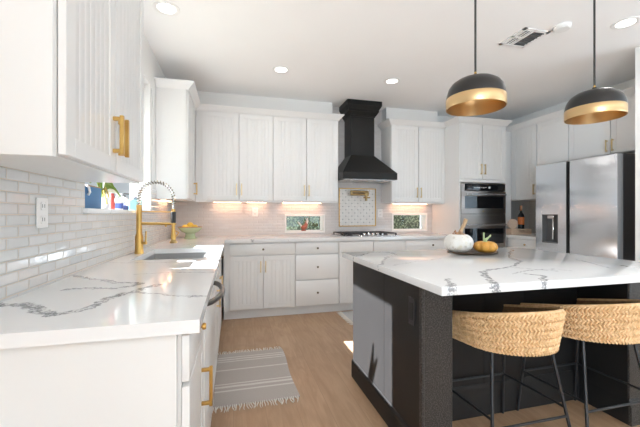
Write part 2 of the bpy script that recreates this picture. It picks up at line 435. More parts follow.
# windows
wf = MB(); fx0, fx1 = -.86, -.82
for q in ((WY0, WY0+.035), (WY1-.035, WY1), ((WY0+WY1)/2-.02, (WY0+WY1)/2+.02)): wf.box(fx0, fx1, *q, WZ0, WZ1)
wf.box(fx0, fx1, WY0, WY1, WZ0, WZ0+.03); wf.box(fx0, fx1, WY0, WY1, WZ1-.04, WZ1)
win1 = structure(wf.build('window_1', TRIM))
MB().box(-.842, -.838, WY0+.03, WY1-.03, WZ0+.03, WZ1-.04).build('pane', GLASS, win1)
MB().box(-.89, -.692, WY0-.02, WY1+.02, WZ0-.025, WZ0, .003, 2).build('sill', QL, win1)
for i, (x0, x1, z0, z1) in enumerate(BW):
    f = MB(); t_ = .02
    f.box(x0-t_, x0+.003, YB-.018, YB+.14, z0-t_, z1+t_); f.box(x1-.003, x1+t_, YB-.018, YB+.14, z0-t_, z1+t_)
    f.box(x0, x1, YB-.018, YB+.14, z0-t_, z0+.003); f.box(x0, x1, YB-.018, YB+.14, z1-.003, z1+t_)
    wo = structure(f.build('window_%d' % (i+2), TRIM))
    f2 = MB(); f2.box(x0, x0+.015, YB+.09, YB+.12, z0, z1).box(x1-.015, x1, YB+.09, YB+.12, z0, z1).box(x0, x1, YB+.09, YB+.12, z0, z0+.012).box(x0, x1, YB+.09, YB+.12, z1-.012, z1)
    f2.build('sash', TRIM, wo)
    MB().box(x0+.01, x1-.01, YB+.103, YB+.107, z0+.01, z1-.01).build('pane', GLASS, wo)

# roller blind in the sink window, lowered part-way, with its cord
bl = thing('window_blind', 'white blind lowered halfway in the window above the sink', 'blind', (-.77, 2.6, WZ1))
b = MB(); zz = WZ1-.05; k = 22; z_end = 2.065
prof = []
for i in range(k+1):
    z = zz-(zz-z_end-.02)*i/k; prof.append((-.785+(.008 if i % 2 else -.008), z))
prof = prof+[(x-.004, z) for x, z in prof[::-1]]
b.prism(prof, 'y', WY0+.012, WY1-.012); b.build('pleated_shade', SHADEF, bl)
MB().box(-.80, -.765, WY0+.01, WY1-.01, zz, WZ1-.005, .004).build('head_rail', TRIM, bl)
MB().box(-.795, -.772, WY0+.012, WY1-.012, z_end, z_end+.022, .004).build('bottom_rail', TRIM, bl)
cpts = []
for i in range(25):
    s_ = i/24; cpts.append((-.70+.012*math.sin(s_*6), 3.22+.09*math.sin(s_*PI*.9)*s_, 2.30-.90*s_))
MB().tube(cpts, .0022, 6).build('pull_cord', CORDW, bl)

# ---------------------------------------------------------------- crown moulding
def crown(name, path, zt=2.485, zb=2.415, out=.06, closed=False):
    """path: list of (x,y) along the cabinet face, outward is to the right-hand side of travel"""
    prof = [(0, zb), (.006, zb), (.010, zb+.012), (.030, zb+.030), (out-.008, zt-.018), (out, zt-.010), (out, zt), (0, zt)]
    b = MB(); P = [Vector((x, y, 0)) for x, y in path]; rings = []
    for i, p in enumerate(P):
        d1 = (P[i]-P[i-1]).normalized() if i else (P[1]-P[0]).normalized()
        d2 = (P[i+1]-P[i]).normalized() if i < len(P)-1 else d1
        n1 = Vector((d1.y, -d1.x, 0)); n2 = Vector((d2.y, -d2.x, 0)); m_ = (n1+n2)
        m_ = m_/(m_.length_squared/2) if m_.length_squared > 1e-6 else n1
        rings.append([b.bm.verts.new(p+m_*o+Vector((0, 0, z))) for o, z in prof])
    n = len(prof)
    for A, B in zip(rings[:-1], rings[1:]):
        for k in range(n): b.bm.faces.new((A[k], A[(k+1) % n], B[(k+1) % n], B[k]))
    b.bm.faces.new(rings[0]); b.bm.faces.new(rings[-1][::-1])
    return b

# ---------------------------------------------------------------- upper cabinets
LX = -.452                                 # carcass front of the uppers on the left wall (door face at -.43)
def upper(name, label, T, a0, a1, z0, z1, nb, doors, group='white upper cabinets', hm=None, loc=None, hl=.14, hz=.065, beaded=True, hproj=.030, hth=.011):
    c = T(((a0+a1)/2, 0, z0)); t = thing(name, label, 'cabinet', c, group)
    b = MB(T); b.box(a0, a1, nb, 0, z0+.0, z1)
    if T is T2: b.box(a0, a1, -.018, 0, z0-.018, z0)
    b.build('carcass', CAB, t)
    for d0, d1, side in doors:
        dd = door(T, d0, d1, z0+.001, z1-.004, t, beaded)
        a = d1-.030 if side == 'hi' else d0+.030
        pull(T, a, z0+hz, z0+hz+hl, dd, m=hm, proj=hproj, th=hth)
    return t
T = left(LX); T2 = back(4.192)
c = upper('wall_cabinet', 'nearest white wall cabinet on the left, above the long counter by the outlet', T, 1.03, 1.83, 1.348, 2.42, -(LX-XW-.002), [(1.026, 1.42, 'hi'), (1.42, 1.83, 'lo')], hm=GOLD, hl=.145, hz=.068, hproj=.036, hth=.014)
MB().box(XW+.002, -.452, 1.010, 1.0295, 1.345, 2.42, .001).build('end_panel', CAB, c)
crown('', [(-.43, 1.83), (-.43, 1.010)]).build('crown_moulding', CAB, c)
T2 = back(4.192)
c = upper('wall_cabinet', 'narrow white corner wall cabinet between the sink window and the back cabinets', T, 3.52, 4.165, 1.348, 2.42, -(LX-XW-.002), [(3.522, 3.985, 'hi')], hm=GOLD, hl=.135, hz=.065, hproj=.040)
MB(T).box(3.988, 4.165, 0, .020, 1.348, 2.42).build('filler_panel', CAB, c)
MB().box(XW+.002, -.447, 3.503, 3.519, 1.345, 2.42, .001).build('end_panel', CAB, c)
tr = crown('', [(-.43, 3.503), (XW+.002, 3.503)][::-1]+[(-.43, 4.17), (1.325, 4.17), (1.325, YB-.01)]).build('trim_3', CAB); structure(tr)
Z0, Z1 = 1.36, 2.42
upper('wall_cabinet', 'white double-door wall cabinet in the back left corner behind the green bowl', T2, -.43, .472, Z0, Z1, -(.30), [(-.362, .063, 'hi'), (.063, .472, 'lo')])
upper('wall_cabinet', 'white double-door wall cabinet just left of the black range hood', T2, .473, 1.32, Z0, Z1, -(.30), [(.473, .896, 'hi'), (.896, 1.32, 'lo')])
upper('wall_cabinet', 'white double-door wall cabinet between the black hood and the oven tower', T2, 2.075, 2.905, Z0, Z1, -(.30), [(2.075, 2.488, 'hi'), (2.488, 2.905, 'lo')])
structure(crown('', [(2.07, YB-.01), (2.07, 4.17), (2.90, 4.17)]).build('trim_4', CAB))
# tall oven tower
T3 = back(3.882); tx0, tx1 = 2.905, 3.66
tw = thing('oven_tower', 'tall white cabinet tower that holds the double wall oven', 'cabinet', ((tx0+tx1)/2, 4.1, 0))
b = MB(); b.box(tx0, tx0+.02, 3.862, YB-.01, 0, Z1).box(tx1-.02, tx1, 3.862, YB-.01, 0, Z1).box(tx0+.02, tx1-.02, 3.884, YB-.01, 1.63, Z1).box(tx0+.02, tx1-.02, 3.884, YB-.01, 0, .72).box(tx0+.02, tx1-.02, 4.48, YB-.01, .72, 1.63)
b.build('carcass', CAB, tw)
for d0, d1, sd in ((tx0+.02, 3.272, 'hi'), (3.272, tx1-.02, 'lo')):
    dd = door(T3, d0, d1, 1.668, Z1-.005, tw); pull(T3, d1-.03 if sd == 'hi' else d0+.03, 1.735, 1.875, dd, proj=.030)
slab_front(T3, tx0+.02, tx1-.02, .12, .70, tw, name='drawer')
slab_front(T3, tx0+.02, tx1-.02, 1.622, 1.664, tw, name='rail')
structure(crown('', [(tx0, 4.12), (tx0, 3.862), (tx1, 3.862), (tx1, 4.3)]).build('trim_5', CAB))
# double oven
ov = thing('double_oven', 'stainless and black glass double wall oven in the white tower', 'oven', ((tx0+tx1)/2, 3.9, .74))
ox0, ox1 = tx0+.022, tx1-.022
MB().box(ox0, ox1, 3.885, 4.44, .735, 1.612).build('oven_body', SLOT, ov)
TO = back(3.885)
cp = slab_front(TO, ox0, ox1, 1.512, 1.612, ov, n0=0, t=.035, name='control_panel', m=DARKG)
b = MB(TO); b.box(ox0, ox0+.055, .0, .037, 1.512, 1.612).box(ox0, ox1, 0, .037, 1.607, 1.614); b.build('steel_trim', OVENS, cp)
b = MB(TO)
for i in range(6): b.box(3.13+i*.035, 3.15+i*.035, .034, .0365, 1.550+.006*(i % 2), 1.562)
b.build('display', PLASTIC, cp); MB(TO).lathe([(0, .034), (.014, .034), (.014, .040), (0, .040)], (3.37, 0, 1.558), 16, 'y').build('dial', PLASTIC, cp)
def oven_door(z0, z1, hz, gz0, gz1):
    d = MB(TO); d.box(ox0, ox1, .0, .040, z0, gz0, .003).box(ox0, ox1, .0, .040, gz1, z1, .003).box(ox0, ox0+.055, .0, .040, gz0, gz1).box(ox1-.03, ox1, .0, .040, gz0, gz1)
    d = d.build('oven_door', OVENS, ov)
    MB(TO).box(ox0+.055, ox1-.03, .004, .034, gz0, gz1).build('glass', DARKG, d)
    h = MB(TO); h.tube([(ox0+.05, .075, hz), (ox1-.03, .075, hz)], .011, 10)
    for a in (ox0+.07, ox1-.05): h.box(a-.008, a+.008, .04, .075, hz-.008, hz+.008)
    h.build('handle', STEEL, d); return d
d = oven_door(1.203, 1.508, 1.462, 1.275, 1.440)
MB(TO).lathe([(0, .040), (.012, .040), (.012, .042), (0, .042)], (3.27, 0, 1.237), 16, 'y').build('emblem', AGED, d)
oven_door(.745, 1.185, 1.055, .80, 1.005)
MB(TO).box(ox0, ox1, 0, .036, 1.12, 1.20, .002).build('vent_panel', OVENS, ov)

# right wall uppers
TR = right(3.972)
upper('wall_cabinet', 'white single-door wall cabinet above the small counter with the bottle', TR, 3.65, 4.10, 1.40, 2.42, -.32, [(3.65, 4.06, 'lo')], group=None)
c = upper('wall_cabinet', 'white cabinet right above the fridge, far part with one door and no handle in view', TR, 3.205, 3.645, 1.845, 2.42, -.32, [], group=None)
door(TR, 3.205, 3.645, 1.847, 2.416, c, False)
c = upper('wall_cabinet', 'white double-door cabinet above the fridge with a pair of brass pulls', TR, 2.27, 3.203, 1.845, 2.42, -.32, [(2.735, 3.203, 'lo'), (2.27, 2.735, 'hi')], group=None, hl=.13, hz=.03, beaded=False)
structure(crown('', [(3.95, 4.17), (3.95, 2.232)]).build('trim_6', CAB))
MB().box(3.66, 3.972, 4.10, YB-.01, 0, 2.42).build('trim_7', CAB)['kind'] = 'structure'

# under-cabinet lights
for x0, x1, lab in ((-.25, .10, 'warm under-cabinet light strip above the far left backsplash'), (.16, .42, 'warm under-cabinet light strip above the outlet left of the rooster window'), (.62, 1.16, 'warm under-cabinet light strip above the rooster window'), (2.22, 2.78, 'warm under-cabinet light strip above the window right of the cooktop')):
    lt = thing('under_cabinet_light', lab, 'light', ((x0+x1)/2, 4.38, 1.345), 'under-cabinet lights')
    MB().box(x0, x1, 4.40, 4.45, 1.348, 1.359, .002).build('housing', PLASTIC, lt); MB().box(x0+.01, x1-.01, 4.405, 4.445, 1.3455, 1.3485).build('diffuser', UCL, lt)

lt = thing('under_cabinet_light', 'warm under-cabinet light strip beneath the narrow corner cabinet', 'light', (-.66, 3.8, 1.335), 'under-cabinet lights')
MB().box(-.70, -.65, 3.58, 4.05, 1.336, 1.3475, .002).build('housing', PLASTIC, lt); MB().box(-.695, -.655, 3.59, 4.04, 1.3335, 1.3365).build('diffuser', UCL, lt)

# ---------------------------------------------------------------- base cabinets, back run
TB = back(3.912); G = 'white base cabinets'
def base(label, T, a0, a1, nb, fronts, toe=True, group=G, hollow=False):
    t = thing('base_cabinet', label, 'cabinet', T(((a0+a1)/2, 0, 0)), group)
    b = MB(T)
    if hollow: b.box(a0, a0+.018, nb, 0, .10, .877).box(a1-.018, a1, nb, 0, .10, .877).box(a0, a1, nb, 0, .10, .118).box(a0, a1, nb, nb+.01, .118, .877).box(a0, a1, -.018, 0, .72, .877)
    else: b.box(a0, a1, nb, 0, .10, .877)
    if toe: b.box(a0, a1, nb, -.046, 0, .10)
    b.build('carcass', CAB, t)
    for f in fronts:
        kind, d0, d1, z0, z1, h = f
        if kind == 'door':
            d = door(T, d0, d1, z0, z1, t)
            if h: pull(T, d1-.028 if h == 'hi' else d0+.028, z1-.19, z1-.06, d, proj=.028, th=.010)
        else:
            d = slab_front(T, d0, d1, z0, z1, t)
            if h: knob(T, (d0+d1)/2, (z0+z1)/2, d)
    return t
base('white base cabinet with one wide drawer over two doors, in the back left corner', TB, -.108, .703, -.585, [('drawer', -.044, .700, .728, .862, 1), ('door', -.044, .328, .113, .722, 'hi'), ('door', .328, .700, .113, .722, 'lo')])
base('white three-drawer base cabinet under the counter left of the cooktop', TB, .704, 1.240, -.585, [('drawer', .704, 1.238, .724, .862, 1), ('drawer', .704, 1.238, .420, .718, 1), ('drawer', .704, 1.238, .113, .414, 1)])
base('white base cabinet beneath the left half of the gas cooktop', TB, 1.241, 1.69, -.585, [('drawer', 1.241, 1.69, .728, .862, 0), ('door', 1.241, 1.69, .113, .722, 'hi')])
base('white base cabinet beneath the right half of the gas cooktop', TB, 1.691, 2.14, -.585, [('drawer', 1.691, 2.14, .728, .862, 0), ('door', 1.691, 2.14, .113, .722, 'lo')])
base('white base cabinet with a dark knob between the cooktop and the oven tower', TB, 2.141, 2.903, -.585, [('drawer', 2.141, 2.903, .728, .862, 1), ('door', 2.141, 2.52, .113, .722, 'hi'), ('door', 2.52, 2.903, .113, .722, 'lo')])
# left run
TL = left(-.139)
c = base('white base cabinet at the near end of the left counter with a gold pull', TL, .99, 1.425, -.572, [])
d = slab_front(TL, .975, 1.425, .733, .868, c); knob(TL, 1.20, .815, d, m=GOLD, r=.011)
d = door(TL, .975, 1.425, .113, .727, c); pull(TL, 1.335, .47, .62, d, m=GOLD, proj=.04, th=.012)
MB().box(XW+.010, -.149, .97, .988, 0, .877, .001).build('end_panel', CAB, c)
base('white sink base cabinet under the stainless sink', TL, 2.045, 3.0, -.572, [('drawer', 2.045, 2.522, .728, .862, 0), ('drawer', 2.522, 3.0, .728, .862, 0), ('door', 2.045, 2.522, .113, .722, 'hi'), ('door', 2.522, 3.0, .113, .722, 'hi')], hollow=True)
base('white base cabinet in the inner corner beyond the sink', TL, 3.002, 3.905, -.572, [('drawer', 3.005, 3.50, .728, .862, 1), ('door', 3.005, 3.50, .113, .722, 'lo')])
# dishwasher
dw = thing('dishwasher', 'dishwasher with bowed steel handle in the left counter run', 'dishwasher', (-.4, 1.735, 0))
MB().box(-.70, -.141, 1.43, 2.04, .02, .872).build('tub', SLOT, dw)
dd = slab_front(TL, 1.43, 2.04, .11, .868, dw, name='door', m=CAB, t=.024)
pts = [(-.115+.062*math.sin(PI*i/16)**.6, 1.50+.46*i/16, .815) for i in range(17)]
b = MB(); b.tube(pts, .0125, 10); b.build('handle', mat('dark_steel_handle', (.20, .185, .175), .35, 1), dd)
# countertop of the L-shaped run
b = MB(); zt, zb = .914, .878; sx0, sx1, sy0, sy1 = -.615, -.192, 2.27, 2.95
b.box(XW+.009, -.088, .948, sy0, zb, zt).box(XW+.009, sx0, sy0, sy1, zb, zt).box(sx1, -.088, sy0, sy1, zb, zt).box(XW+.009, -.088, sy1, YB-.009, zb, zt).box(-.088, 2.903, 3.865, YB-.009, zb, zt)
tag(b.build('countertop', QL), 'white quartz L-shaped countertop with grey veins along left and back walls', 'countertop')
# sink
sk = thing('sink', 'stainless undermount sink set in the left counter', 'sink', (-.40, 2.61, .68))
b = MB(); e = .011
b.box(sx0-e, sx1+e, sy0-e, sy1+e, .68, .692); b.box(sx0-e, sx0-.002, sy0-e, sy1+e, .69, zb-.0005).box(sx1+.002, sx1+e, sy0-e, sy1+e, .69, zb-.0005).box(sx0, sx1, sy0-e, sy0-.002, .69, zb-.0005).box(sx0, sx1, sy1+.002, sy1+e, .69, zb-.0005)
b.build('basin', SINKS, sk)
MB().lathe([(0, .692), (.045, .692), (.045, .696), (.03, .6945), (0, .6945)], (-.40, 2.61, 0), 20).build('drain', CHROME, sk)
# faucet
fc = thing('faucet', 'brushed gold spring-neck kitchen faucet behind the sink', 'faucet', (-.655, 2.65, zt))
fx, fy = -.655, 2.65
b = MB(); b.lathe([(0, zt), (.030, zt), (.030, zt+.012), (.027, zt+.03), (.027, zt+.12), (.019, zt+.145), (.018, 1.262), (0, 1.262)], (fx, fy, 0), 20); b.build('column', GOLD, fc)
b = MB(); b.tube([(fx+.02, fy-.01, .99), (fx+.052, fy-.02, .99)], .011, 10); b.tube([(fx+.047, fy-.02, .99), (fx+.050, fy-.022, 1.075)], [.006, .005], 8); b.build('lever', GOLD, fc)
hx = fx+.228
arch = []
cx, r_ = fx+.114, .114
for i in range(41):
    a = PI-PI*i/40; arch.append((cx+r_*math.cos(a), fy, 1.315+r_*math.sin(a)))
arch = [(fx, fy, 1.262), (fx, fy, 1.29)]+arch+[(hx, fy, 1.28), (hx, fy, 1.225)]
MB().tube(arch, .0065, 8).build('hose', CHROME, fc)
# coil around the arch
L = [0]
for p, q in zip(arch[:-1], arch[1:]): L.append(L[-1]+(Vector(q)-Vector(p)).length)
coil = []; turns = 24; N = turns*10
for i in range(N+1):
    s_ = L[-1]*.93*i/N; j = max(k for k in range(len(L)) if L[k] <= s_+1e-9); j = min(j, len(arch)-2)
    f = (s_-L[j])/(L[j+1]-L[j]); p = Vector(arch[j]).lerp(Vector(arch[j+1]), f); d = (Vector(arch[j+1])-Vector(arch[j])).normalized()
    nn = Vector((0, 1, 0)); mm = d.cross(nn); a = 2*PI*turns*i/N
    coil.append(p+.0125*(nn*math.cos(a)+mm*math.sin(a)))
MB().tube(coil, .0024, 5).build('spring', DARKKNOB, fc)
b = MB(); b.tube([(fx, fy, 1.130), (hx-.018, fy, 1.125)], .010, 10); b.tube([(hx-.055, fy, 1.135), (hx-.050, fy, 1.105)], .007, 8); b.lathe([(.0155, 1.118), (.020, 1.118), (.020, 1.130), (.0155, 1.130), (.0155, 1.118)], (hx, fy, 0), 16)
b.build('support_arm', GOLD, fc)
MB().tube([(fx, fy, 1.215), (hx, fy, 1.212)], .0045, 8).build('guide_rod', GOLD, fc)
sh = MB().lathe([(0, 1.01), (.016, 1.01), (.019, 1.03), (.015, 1.06), (.012, 1.09), (.014, 1.20), (.014, 1.235), (0, 1.235)], (hx, fy, 0), 18).build('spray_head', GOLD, fc)
b = MB().lathe([(.0150, 1.132), (.0172, 1.134), (.0172, 1.212), (.0150, 1.214)], (hx, fy, 0), 18); b.build('grip', RUBBER, sh)
b = MB().tube([(hx+.014, fy, 1.075), (hx+.036, fy, 1.06), (hx+.02, fy, 1.035)], .004, 8); b.build('trigger', GOLD, sh)
b = MB().lathe([(0, .985), (.026, .985), (.028, .992), (.016, 1.01), (0, 1.01)], (hx, fy, 0), 18); b.build('nozzle', AGED, sh)

# ---------------------------------------------------------------- range hood
hd = thing('range_hood', 'matte black chimney range hood over the cooktop', 'range hood', (1.68, 4.2, 1.64))
hx0, hx1, hy = 1.322, 2.068, 3.985; cx0, cx1, cy = 1.512, 1.842, 4.21; HB = YB-.010
b = MB(); b.box(hx0, hx1, hy, HB, 1.645, 1.73, .002)
pts = [(hx0, hy, 1.73), (hx1, hy, 1.73), (hx1, HB, 1.73), (hx0, HB, 1.73), (cx0, cy, 1.985), (cx1, cy, 1.985), (cx1, HB, 1.985), (cx0, HB, 1.985)]
b.poly(pts, [(0, 1, 5, 4), (1, 2, 6, 5), (2, 3, 7, 6), (3, 0, 4, 7), (4, 5, 6, 7), (3, 2, 1, 0)])
cn = b.build('canopy', HOODB, hd)
MB().box(hx0+.03, hx1-.03, hy+.03, HB-.03, 1.638, 1.6455).build('filter', STEEL, cn)
MB().box(cx0, cx1, cy, HB, 1.985, 2.60).build('chimney', HOODB, hd)
b = MB(); zt2 = ZC-.002
for z0, z1, o0, o1 in ((2.50, 2.515, .010, .010), (2.515, 2.56, .016, .045), (2.56, 2.59, .048, .048), (2.59, 2.635, .050, .075), (2.635, zt2, .078, .078)):
    p = []
    for o, z in ((o0, z0), (o1, z1)): p += [(cx0-o, cy-o, z), (cx1+o, cy-o, z), (cx1+o, HB, z), (cx0-o, HB, z)]
    b.poly(p, [(0, 1, 2, 3), (4, 5, 6, 7), (0, 1, 5, 4), (1, 2, 6, 5), (2, 3, 7, 6), (3, 0, 4, 7)])
b.build('crown_collar', HOODB, hd)

# niche panel with pot filler
def mosaic():
    m = mat('dotted_mosaic', (.8, .8, .8), .2); t = NT(m); v = t.swz(t.coords(), 'xz')
    def dots(ox, oz):
        q = t.vmath('ADD', v, (ox, oz, 0)).outputs[0]
        q = t.vmath('SUBTRACT', t.vmath('MODULO', q, (.09, .09, 1)).outputs[0], (.045, .045, 0)).outputs[0]
        return t.math('LESS_THAN', t.vmath('LENGTH', q).outputs['Value'], .0085)
    k = t.math('MAXIMUM', dots(0, 0), dots(.045, .045))
    br = t.n('ShaderNodeTexBrick'); t.l(v, br.inputs['Vector']); br.inputs['Scale'].default_value = 1; br.inputs['Brick Width'].default_value = .045; br.inputs['Row Height'].default_value = .045; br.inputs['Mortar Size'].default_value = .001; br.offset = 0
    br.inputs['Color1'].default_value = (.76, .74, .71, 1); br.inputs['Color2'].default_value = (.80, .79, .76, 1); br.inputs['Mortar'].default_value = (.62, .60, .58, 1)
    t.color(t.mix(k, br.outputs['Color'], (.42, .42, .42))); return m
px0, px1, pz0, pz1 = 1.440, 1.974, 1.037, 1.553
pn = thing('mosaic_panel', 'gold-framed dotted mosaic panel on the wall above the cooktop', 'tile panel', ((px0+px1)/2, YB, pz0))
MB().box(px0, px1, YB-.014, YB-.0085, pz0, pz1).build('mosaic_field', mosaic(), pn)
b = MB(); f = .013
b.box(px0-f, px0, YB-.024, YB-.0085, pz0-f, pz1+f, .003).box(px1, px1+f, YB-.024, YB-.0085, pz0-f, pz1+f, .003).box(px0, px1, YB-.024, YB-.0085, pz0-f, pz0, .003).box(px0, px1, YB-.024, YB-.0085, pz1, pz1+f, .003)
b.build('frame', GOLD, pn)
pf = thing('pot_filler', 'brass folding pot filler tap on the mosaic panel', 'tap', (1.83, YB, 1.47))
b = MB(); b.lathe([(0, 0), (.034, 0), (.034, -.012), (.014, -.02), (.012, -.05), (0, -.05)], (1.845, YB-.0145, 1.495), 18, 'y'); b.build('wall_flange', AGED, pf)
b = MB(); b.tube([(1.845, YB-.055, 1.455), (1.845, YB-.055, 1.525)], .014, 10); b.tube([(1.845, YB-.055, 1.515), (1.59, YB-.075, 1.515)], .017, 10); b.tube([(1.59, YB-.075, 1.528), (1.59, YB-.075, 1.462)], .014, 10); b.tube([(1.59, YB-.078, 1.475), (1.80, YB-.105, 1.475)], .017, 10); b.build('folding_arm', AGED, pf)
b = MB(); b.tube([(1.80, YB-.105, 1.49), (1.80, YB-.105, 1.385)], [.022, .016], 10); b.tube([(1.755, YB-.12, 1.43), (1.85, YB-.12, 1.43)], .010, 8); b.build('spout', AGED, pf)

# cooktop
ck = thing('cooktop', 'gas cooktop with black grates and steel knobs on the back counter', 'cooktop', (1.70, 4.16, zt))
kx0, kx1, ky0, ky1 = 1.30, 2.06, 3.925, 4.42
MB().box(kx0, kx1, ky0, ky1, zt+.0005, zt+.012, .003).build('tray', STEEL, ck)
for i in range(3):
    g0, g1 = kx0+.02+i*.24, kx0+.02+i*.24+.236; b = MB(); gz = zt+.046
    y0_ = ky0+(.075 if i == 1 else .02); y1_ = ky1-.02
    for x in (g0, (g0+g1)/2-.006, g1-.012): b.box(x, x+.012, y0_, y1_, gz-.012, gz, .002)
    for y in (y0_, y0_+(y1_-y0_)*.27, y0_+(y1_-y0_)*.5, y0_+(y1_-y0_)*.73, y1_-.012): b.box(g0, g1, y, y+.012, gz-.012, gz, .002)
    for x in (g0, g1-.014):
        for y in (y0_, y1_-.014): b.box(x, x+.014, y, y+.014, zt+.012, gz-.006)
    b.build('grate', LEGM, ck)
for x, y in ((1.44, 4.06), (1.44, 4.30), (1.68, 4.22), (1.92, 4.06), (1.92, 4.30)):
    MB().lathe([(0, zt+.012), (.045, zt+.012), (.045, zt+.022), (.032, zt+.024), (.032, zt+.031), (0, zt+.031)], (x, y, 0), 18).build('burner', LEGM, ck)
for i in range(5):
    MB().lathe([(0, 0), (.016, 0), (.019, .006), (.018, .028), (.014, .033), (0, .033)], (1.595+i*.062, ky0+.036, zt+.012), 16).build('knob', CHROME, ck)

# outlets
def outlet(T, a, z, label, m=PLASTIC, n0=0, w_=.076, h_=.116):
    o = thing('power_outlet', label, 'outlet', T((a, n0, z)))
    MB(T).box(a-w_/2, a+w_/2, n0, n0+.006, z-h_/2, z+h_/2, .002).build('cover_plate', m, o)
    for s_ in (-1, 1):
        f = MB(T).box(a-.017, a+.017, n0+.0055, n0+.008, z+s_*.026-.016, z+s_*.026+.016, .003).build('socket', m, o)
        b = MB(T); b.box(a-.009, a-.006, n0+.0075, n0+.0085, z+s_*.026-.006, z+s_*.026+.008).box(a+.006, a+.009, n0+.0075, n0+.0085, z+s_*.026-.006, z+s_*.026+.008); b.build('slot', SLOT, f)
    return o
outlet(left(XW+.0085), 1.515, 1.20, 'white power outlet on the left wall tiles above the near counter')
outlet(back(YB-.0085), .273, 1.226, 'white power outlet on the back wall left of the rooster window')
outlet(back(YB-.0085), 2.054, 1.212, 'white power outlet between the mosaic panel and the right window')

# ---------------------------------------------------------------- right niche: small counter, base cabinet, bottle and crate
TRB = right(3.70)
c = thing('base_cabinet', 'small white base cabinet between the oven tower and the fridge', 'cabinet', (4.0, 3.6, 0), G)
MB(TRB).box(3.35, 4.098, -.585, 0, .1, .877).box(3.35, 4.098, -.585, -.05, 0, .1).build('carcass', CAB, c)
d = slab_front(TRB, 3.35, 3.86, .728, .868, c); knob(TRB, 3.56, .80, d, m=AGED)
door(TRB, 3.35, 3.86, .113, .722, c)
tag(MB().box(3.66, XR-.002, 3.345, 4.098, .878, .914).build('countertop', QL), 'small white quartz countertop beside the fridge under the bottle', 'countertop')
MB().box(XR-.008, XR-.0005, 3.345, 4.10, .915, 1.40).build('backsplash', TILE_R, bpy.data.objects['wall_right'])
WOODP = wicker('pale_wood', (.72, .54, .40), (.66, .47, .33)); 
cr = thing('wooden_crate', 'pale wooden crate with a dark hand slot on the small counter', 'crate', (3.91, 3.95, .914))
b = MB(); x0, x1, y0, y1, cz0, cz1 = 3.735, 4.08, 3.85, 4.06, .9145, .990
b.box(x0, x1, y0, y1, cz0, cz0+.010).box(x0, x1, y0, y1, cz1-.010, cz1).box(x0, x0+.010, y0, y1, cz0+.010, cz1-.010).box(x1-.010, x1, y0, y1, cz0+.010, cz1-.010).box(x0+.01, x1-.01, y1-.010, y1, cz0+.01, cz1-.01)
b.box(x0+.01, x0+.11, y0, y0+.010, cz0+.01, cz1-.01).box(x0+.22, x1-.01, y0, y0+.010, cz0+.01, cz1-.01).box(x0+.11, x0+.22, y0, y0+.010, cz0+.01, cz0+.042).box(x0+.11, x0+.22, y0, y0+.010, cz1-.016, cz1-.01)
b.build('crate_body', WOODP, cr)
bqx, bqy, bqz = 4.00, 3.95, .9905
bo = thing('wine_bottle', 'dark wine bottle with orange label standing on the pale wooden crate', 'bottle', (bqx, bqy, bqz))
MB().lathe([(0, 0), (.040, 0), (.041, .015), (.041, .175), (.034, .205), (.016, .235), (.014, .315), (.016, .317), (.016, .330), (0, .330)], (bqx, bqy, bqz), 24).build('glass_body', DARKG, bo)
MB().lathe([(.0416, .06), (.042, .06), (.042, .165), (.0416, .165)], (bqx, bqy, bqz), 24).build('label_band', mat('orange_label', (.72, .20, .05), .5), bo)
MB().lathe([(.0148, .26), (.0165, .26), (.0168, .332), (0, .333)], (bqx, bqy, bqz), 20).build('foil_cap', mat('copper_foil', (.45, .22, .12), .4, .6), bo)
rb = MB(); rb.lathe([(0, -.009), (.083, -.009), (.086, -.006), (.086, .006), (.083, .009), (0, .009)], (3.835, 3.93, 1.060), 32, 'y', (1, .81))
tag(rb.build('wooden_board', wicker('board_wood', (.74, .58, .46), (.66, .50, .38))), 'oval pale wooden board standing on the crate left of the bottle', 'board')

# ---------------------------------------------------------------- fridge
fr = thing('refrigerator', 'stainless french-door refrigerator with water dispenser at right wall', 'refrigerator', (3.95, 2.88, 0))
fy0, fy1, fyc, fxf = 2.43, 3.335, 2.925, 3.60
MB().box(fxf+.085, XR-.02, fy0+.012, fy1-.012, .03, 1.775).build('body', mat('fridge_side_grey', (.10, .10, .105), .45, .3), fr)
MB().box(fxf+.10, XR-.1, fy0+.03, fy1-.03, 0, .03).build('plinth', RUBBER, fr)
MB().box(fxf+.02, fxf+.30, fy0+.02, fy0+.10, 1.775, 1.80, .004).build('hinge_cover', SLOT, fr)
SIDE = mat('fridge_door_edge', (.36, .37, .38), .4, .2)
d = MB().box(fxf, fxf+.08, fy0, fyc-.016, .72, 1.788, .006, 2).build('door', FRIDGE, fr)
dz = .86, 1.195; dy = 3.045, 3.245
b = MB(); 
b.box(fxf, fxf+.08, fyc+.022, dy[0], .72, 1.788).box(fxf, fxf+.08, dy[1], fy1, .72, 1.788).box(fxf, fxf+.08, dy[0], dy[1], .72, dz[0]).box(fxf, fxf+.08, dy[0], dy[1], dz[1], 1.788)
d = b.build('door', FRIDGE, fr)
MB().box(fxf+.062, fxf+.075, *dy, *dz).build('dispenser_recess', SLOT, d)
b = MB(); f = .008; b.box(fxf-.003, fxf+.062, dy[0], dy[0]+f, *dz).box(fxf-.003, fxf+.062, dy[1]-f, dy[1], *dz).box(fxf-.003, fxf+.062, dy[0], dy[1], dz[1]-f, dz[1]).box(fxf-.003, fxf+.062, dy[0], dy[1], dz[0], dz[0]+f); b.build('dispenser_frame', SLOT, d)
b = MB(); b.box(fxf+.01, fxf+.06, 3.11, 3.19, 1.145, 1.185, .004); b.build('dispenser_head', CHROME, d)
MB().box(fxf+.04, fxf+.055, 3.135, 3.155, .90, 1.145, .003).build('dispenser_lever', CHROME, d)
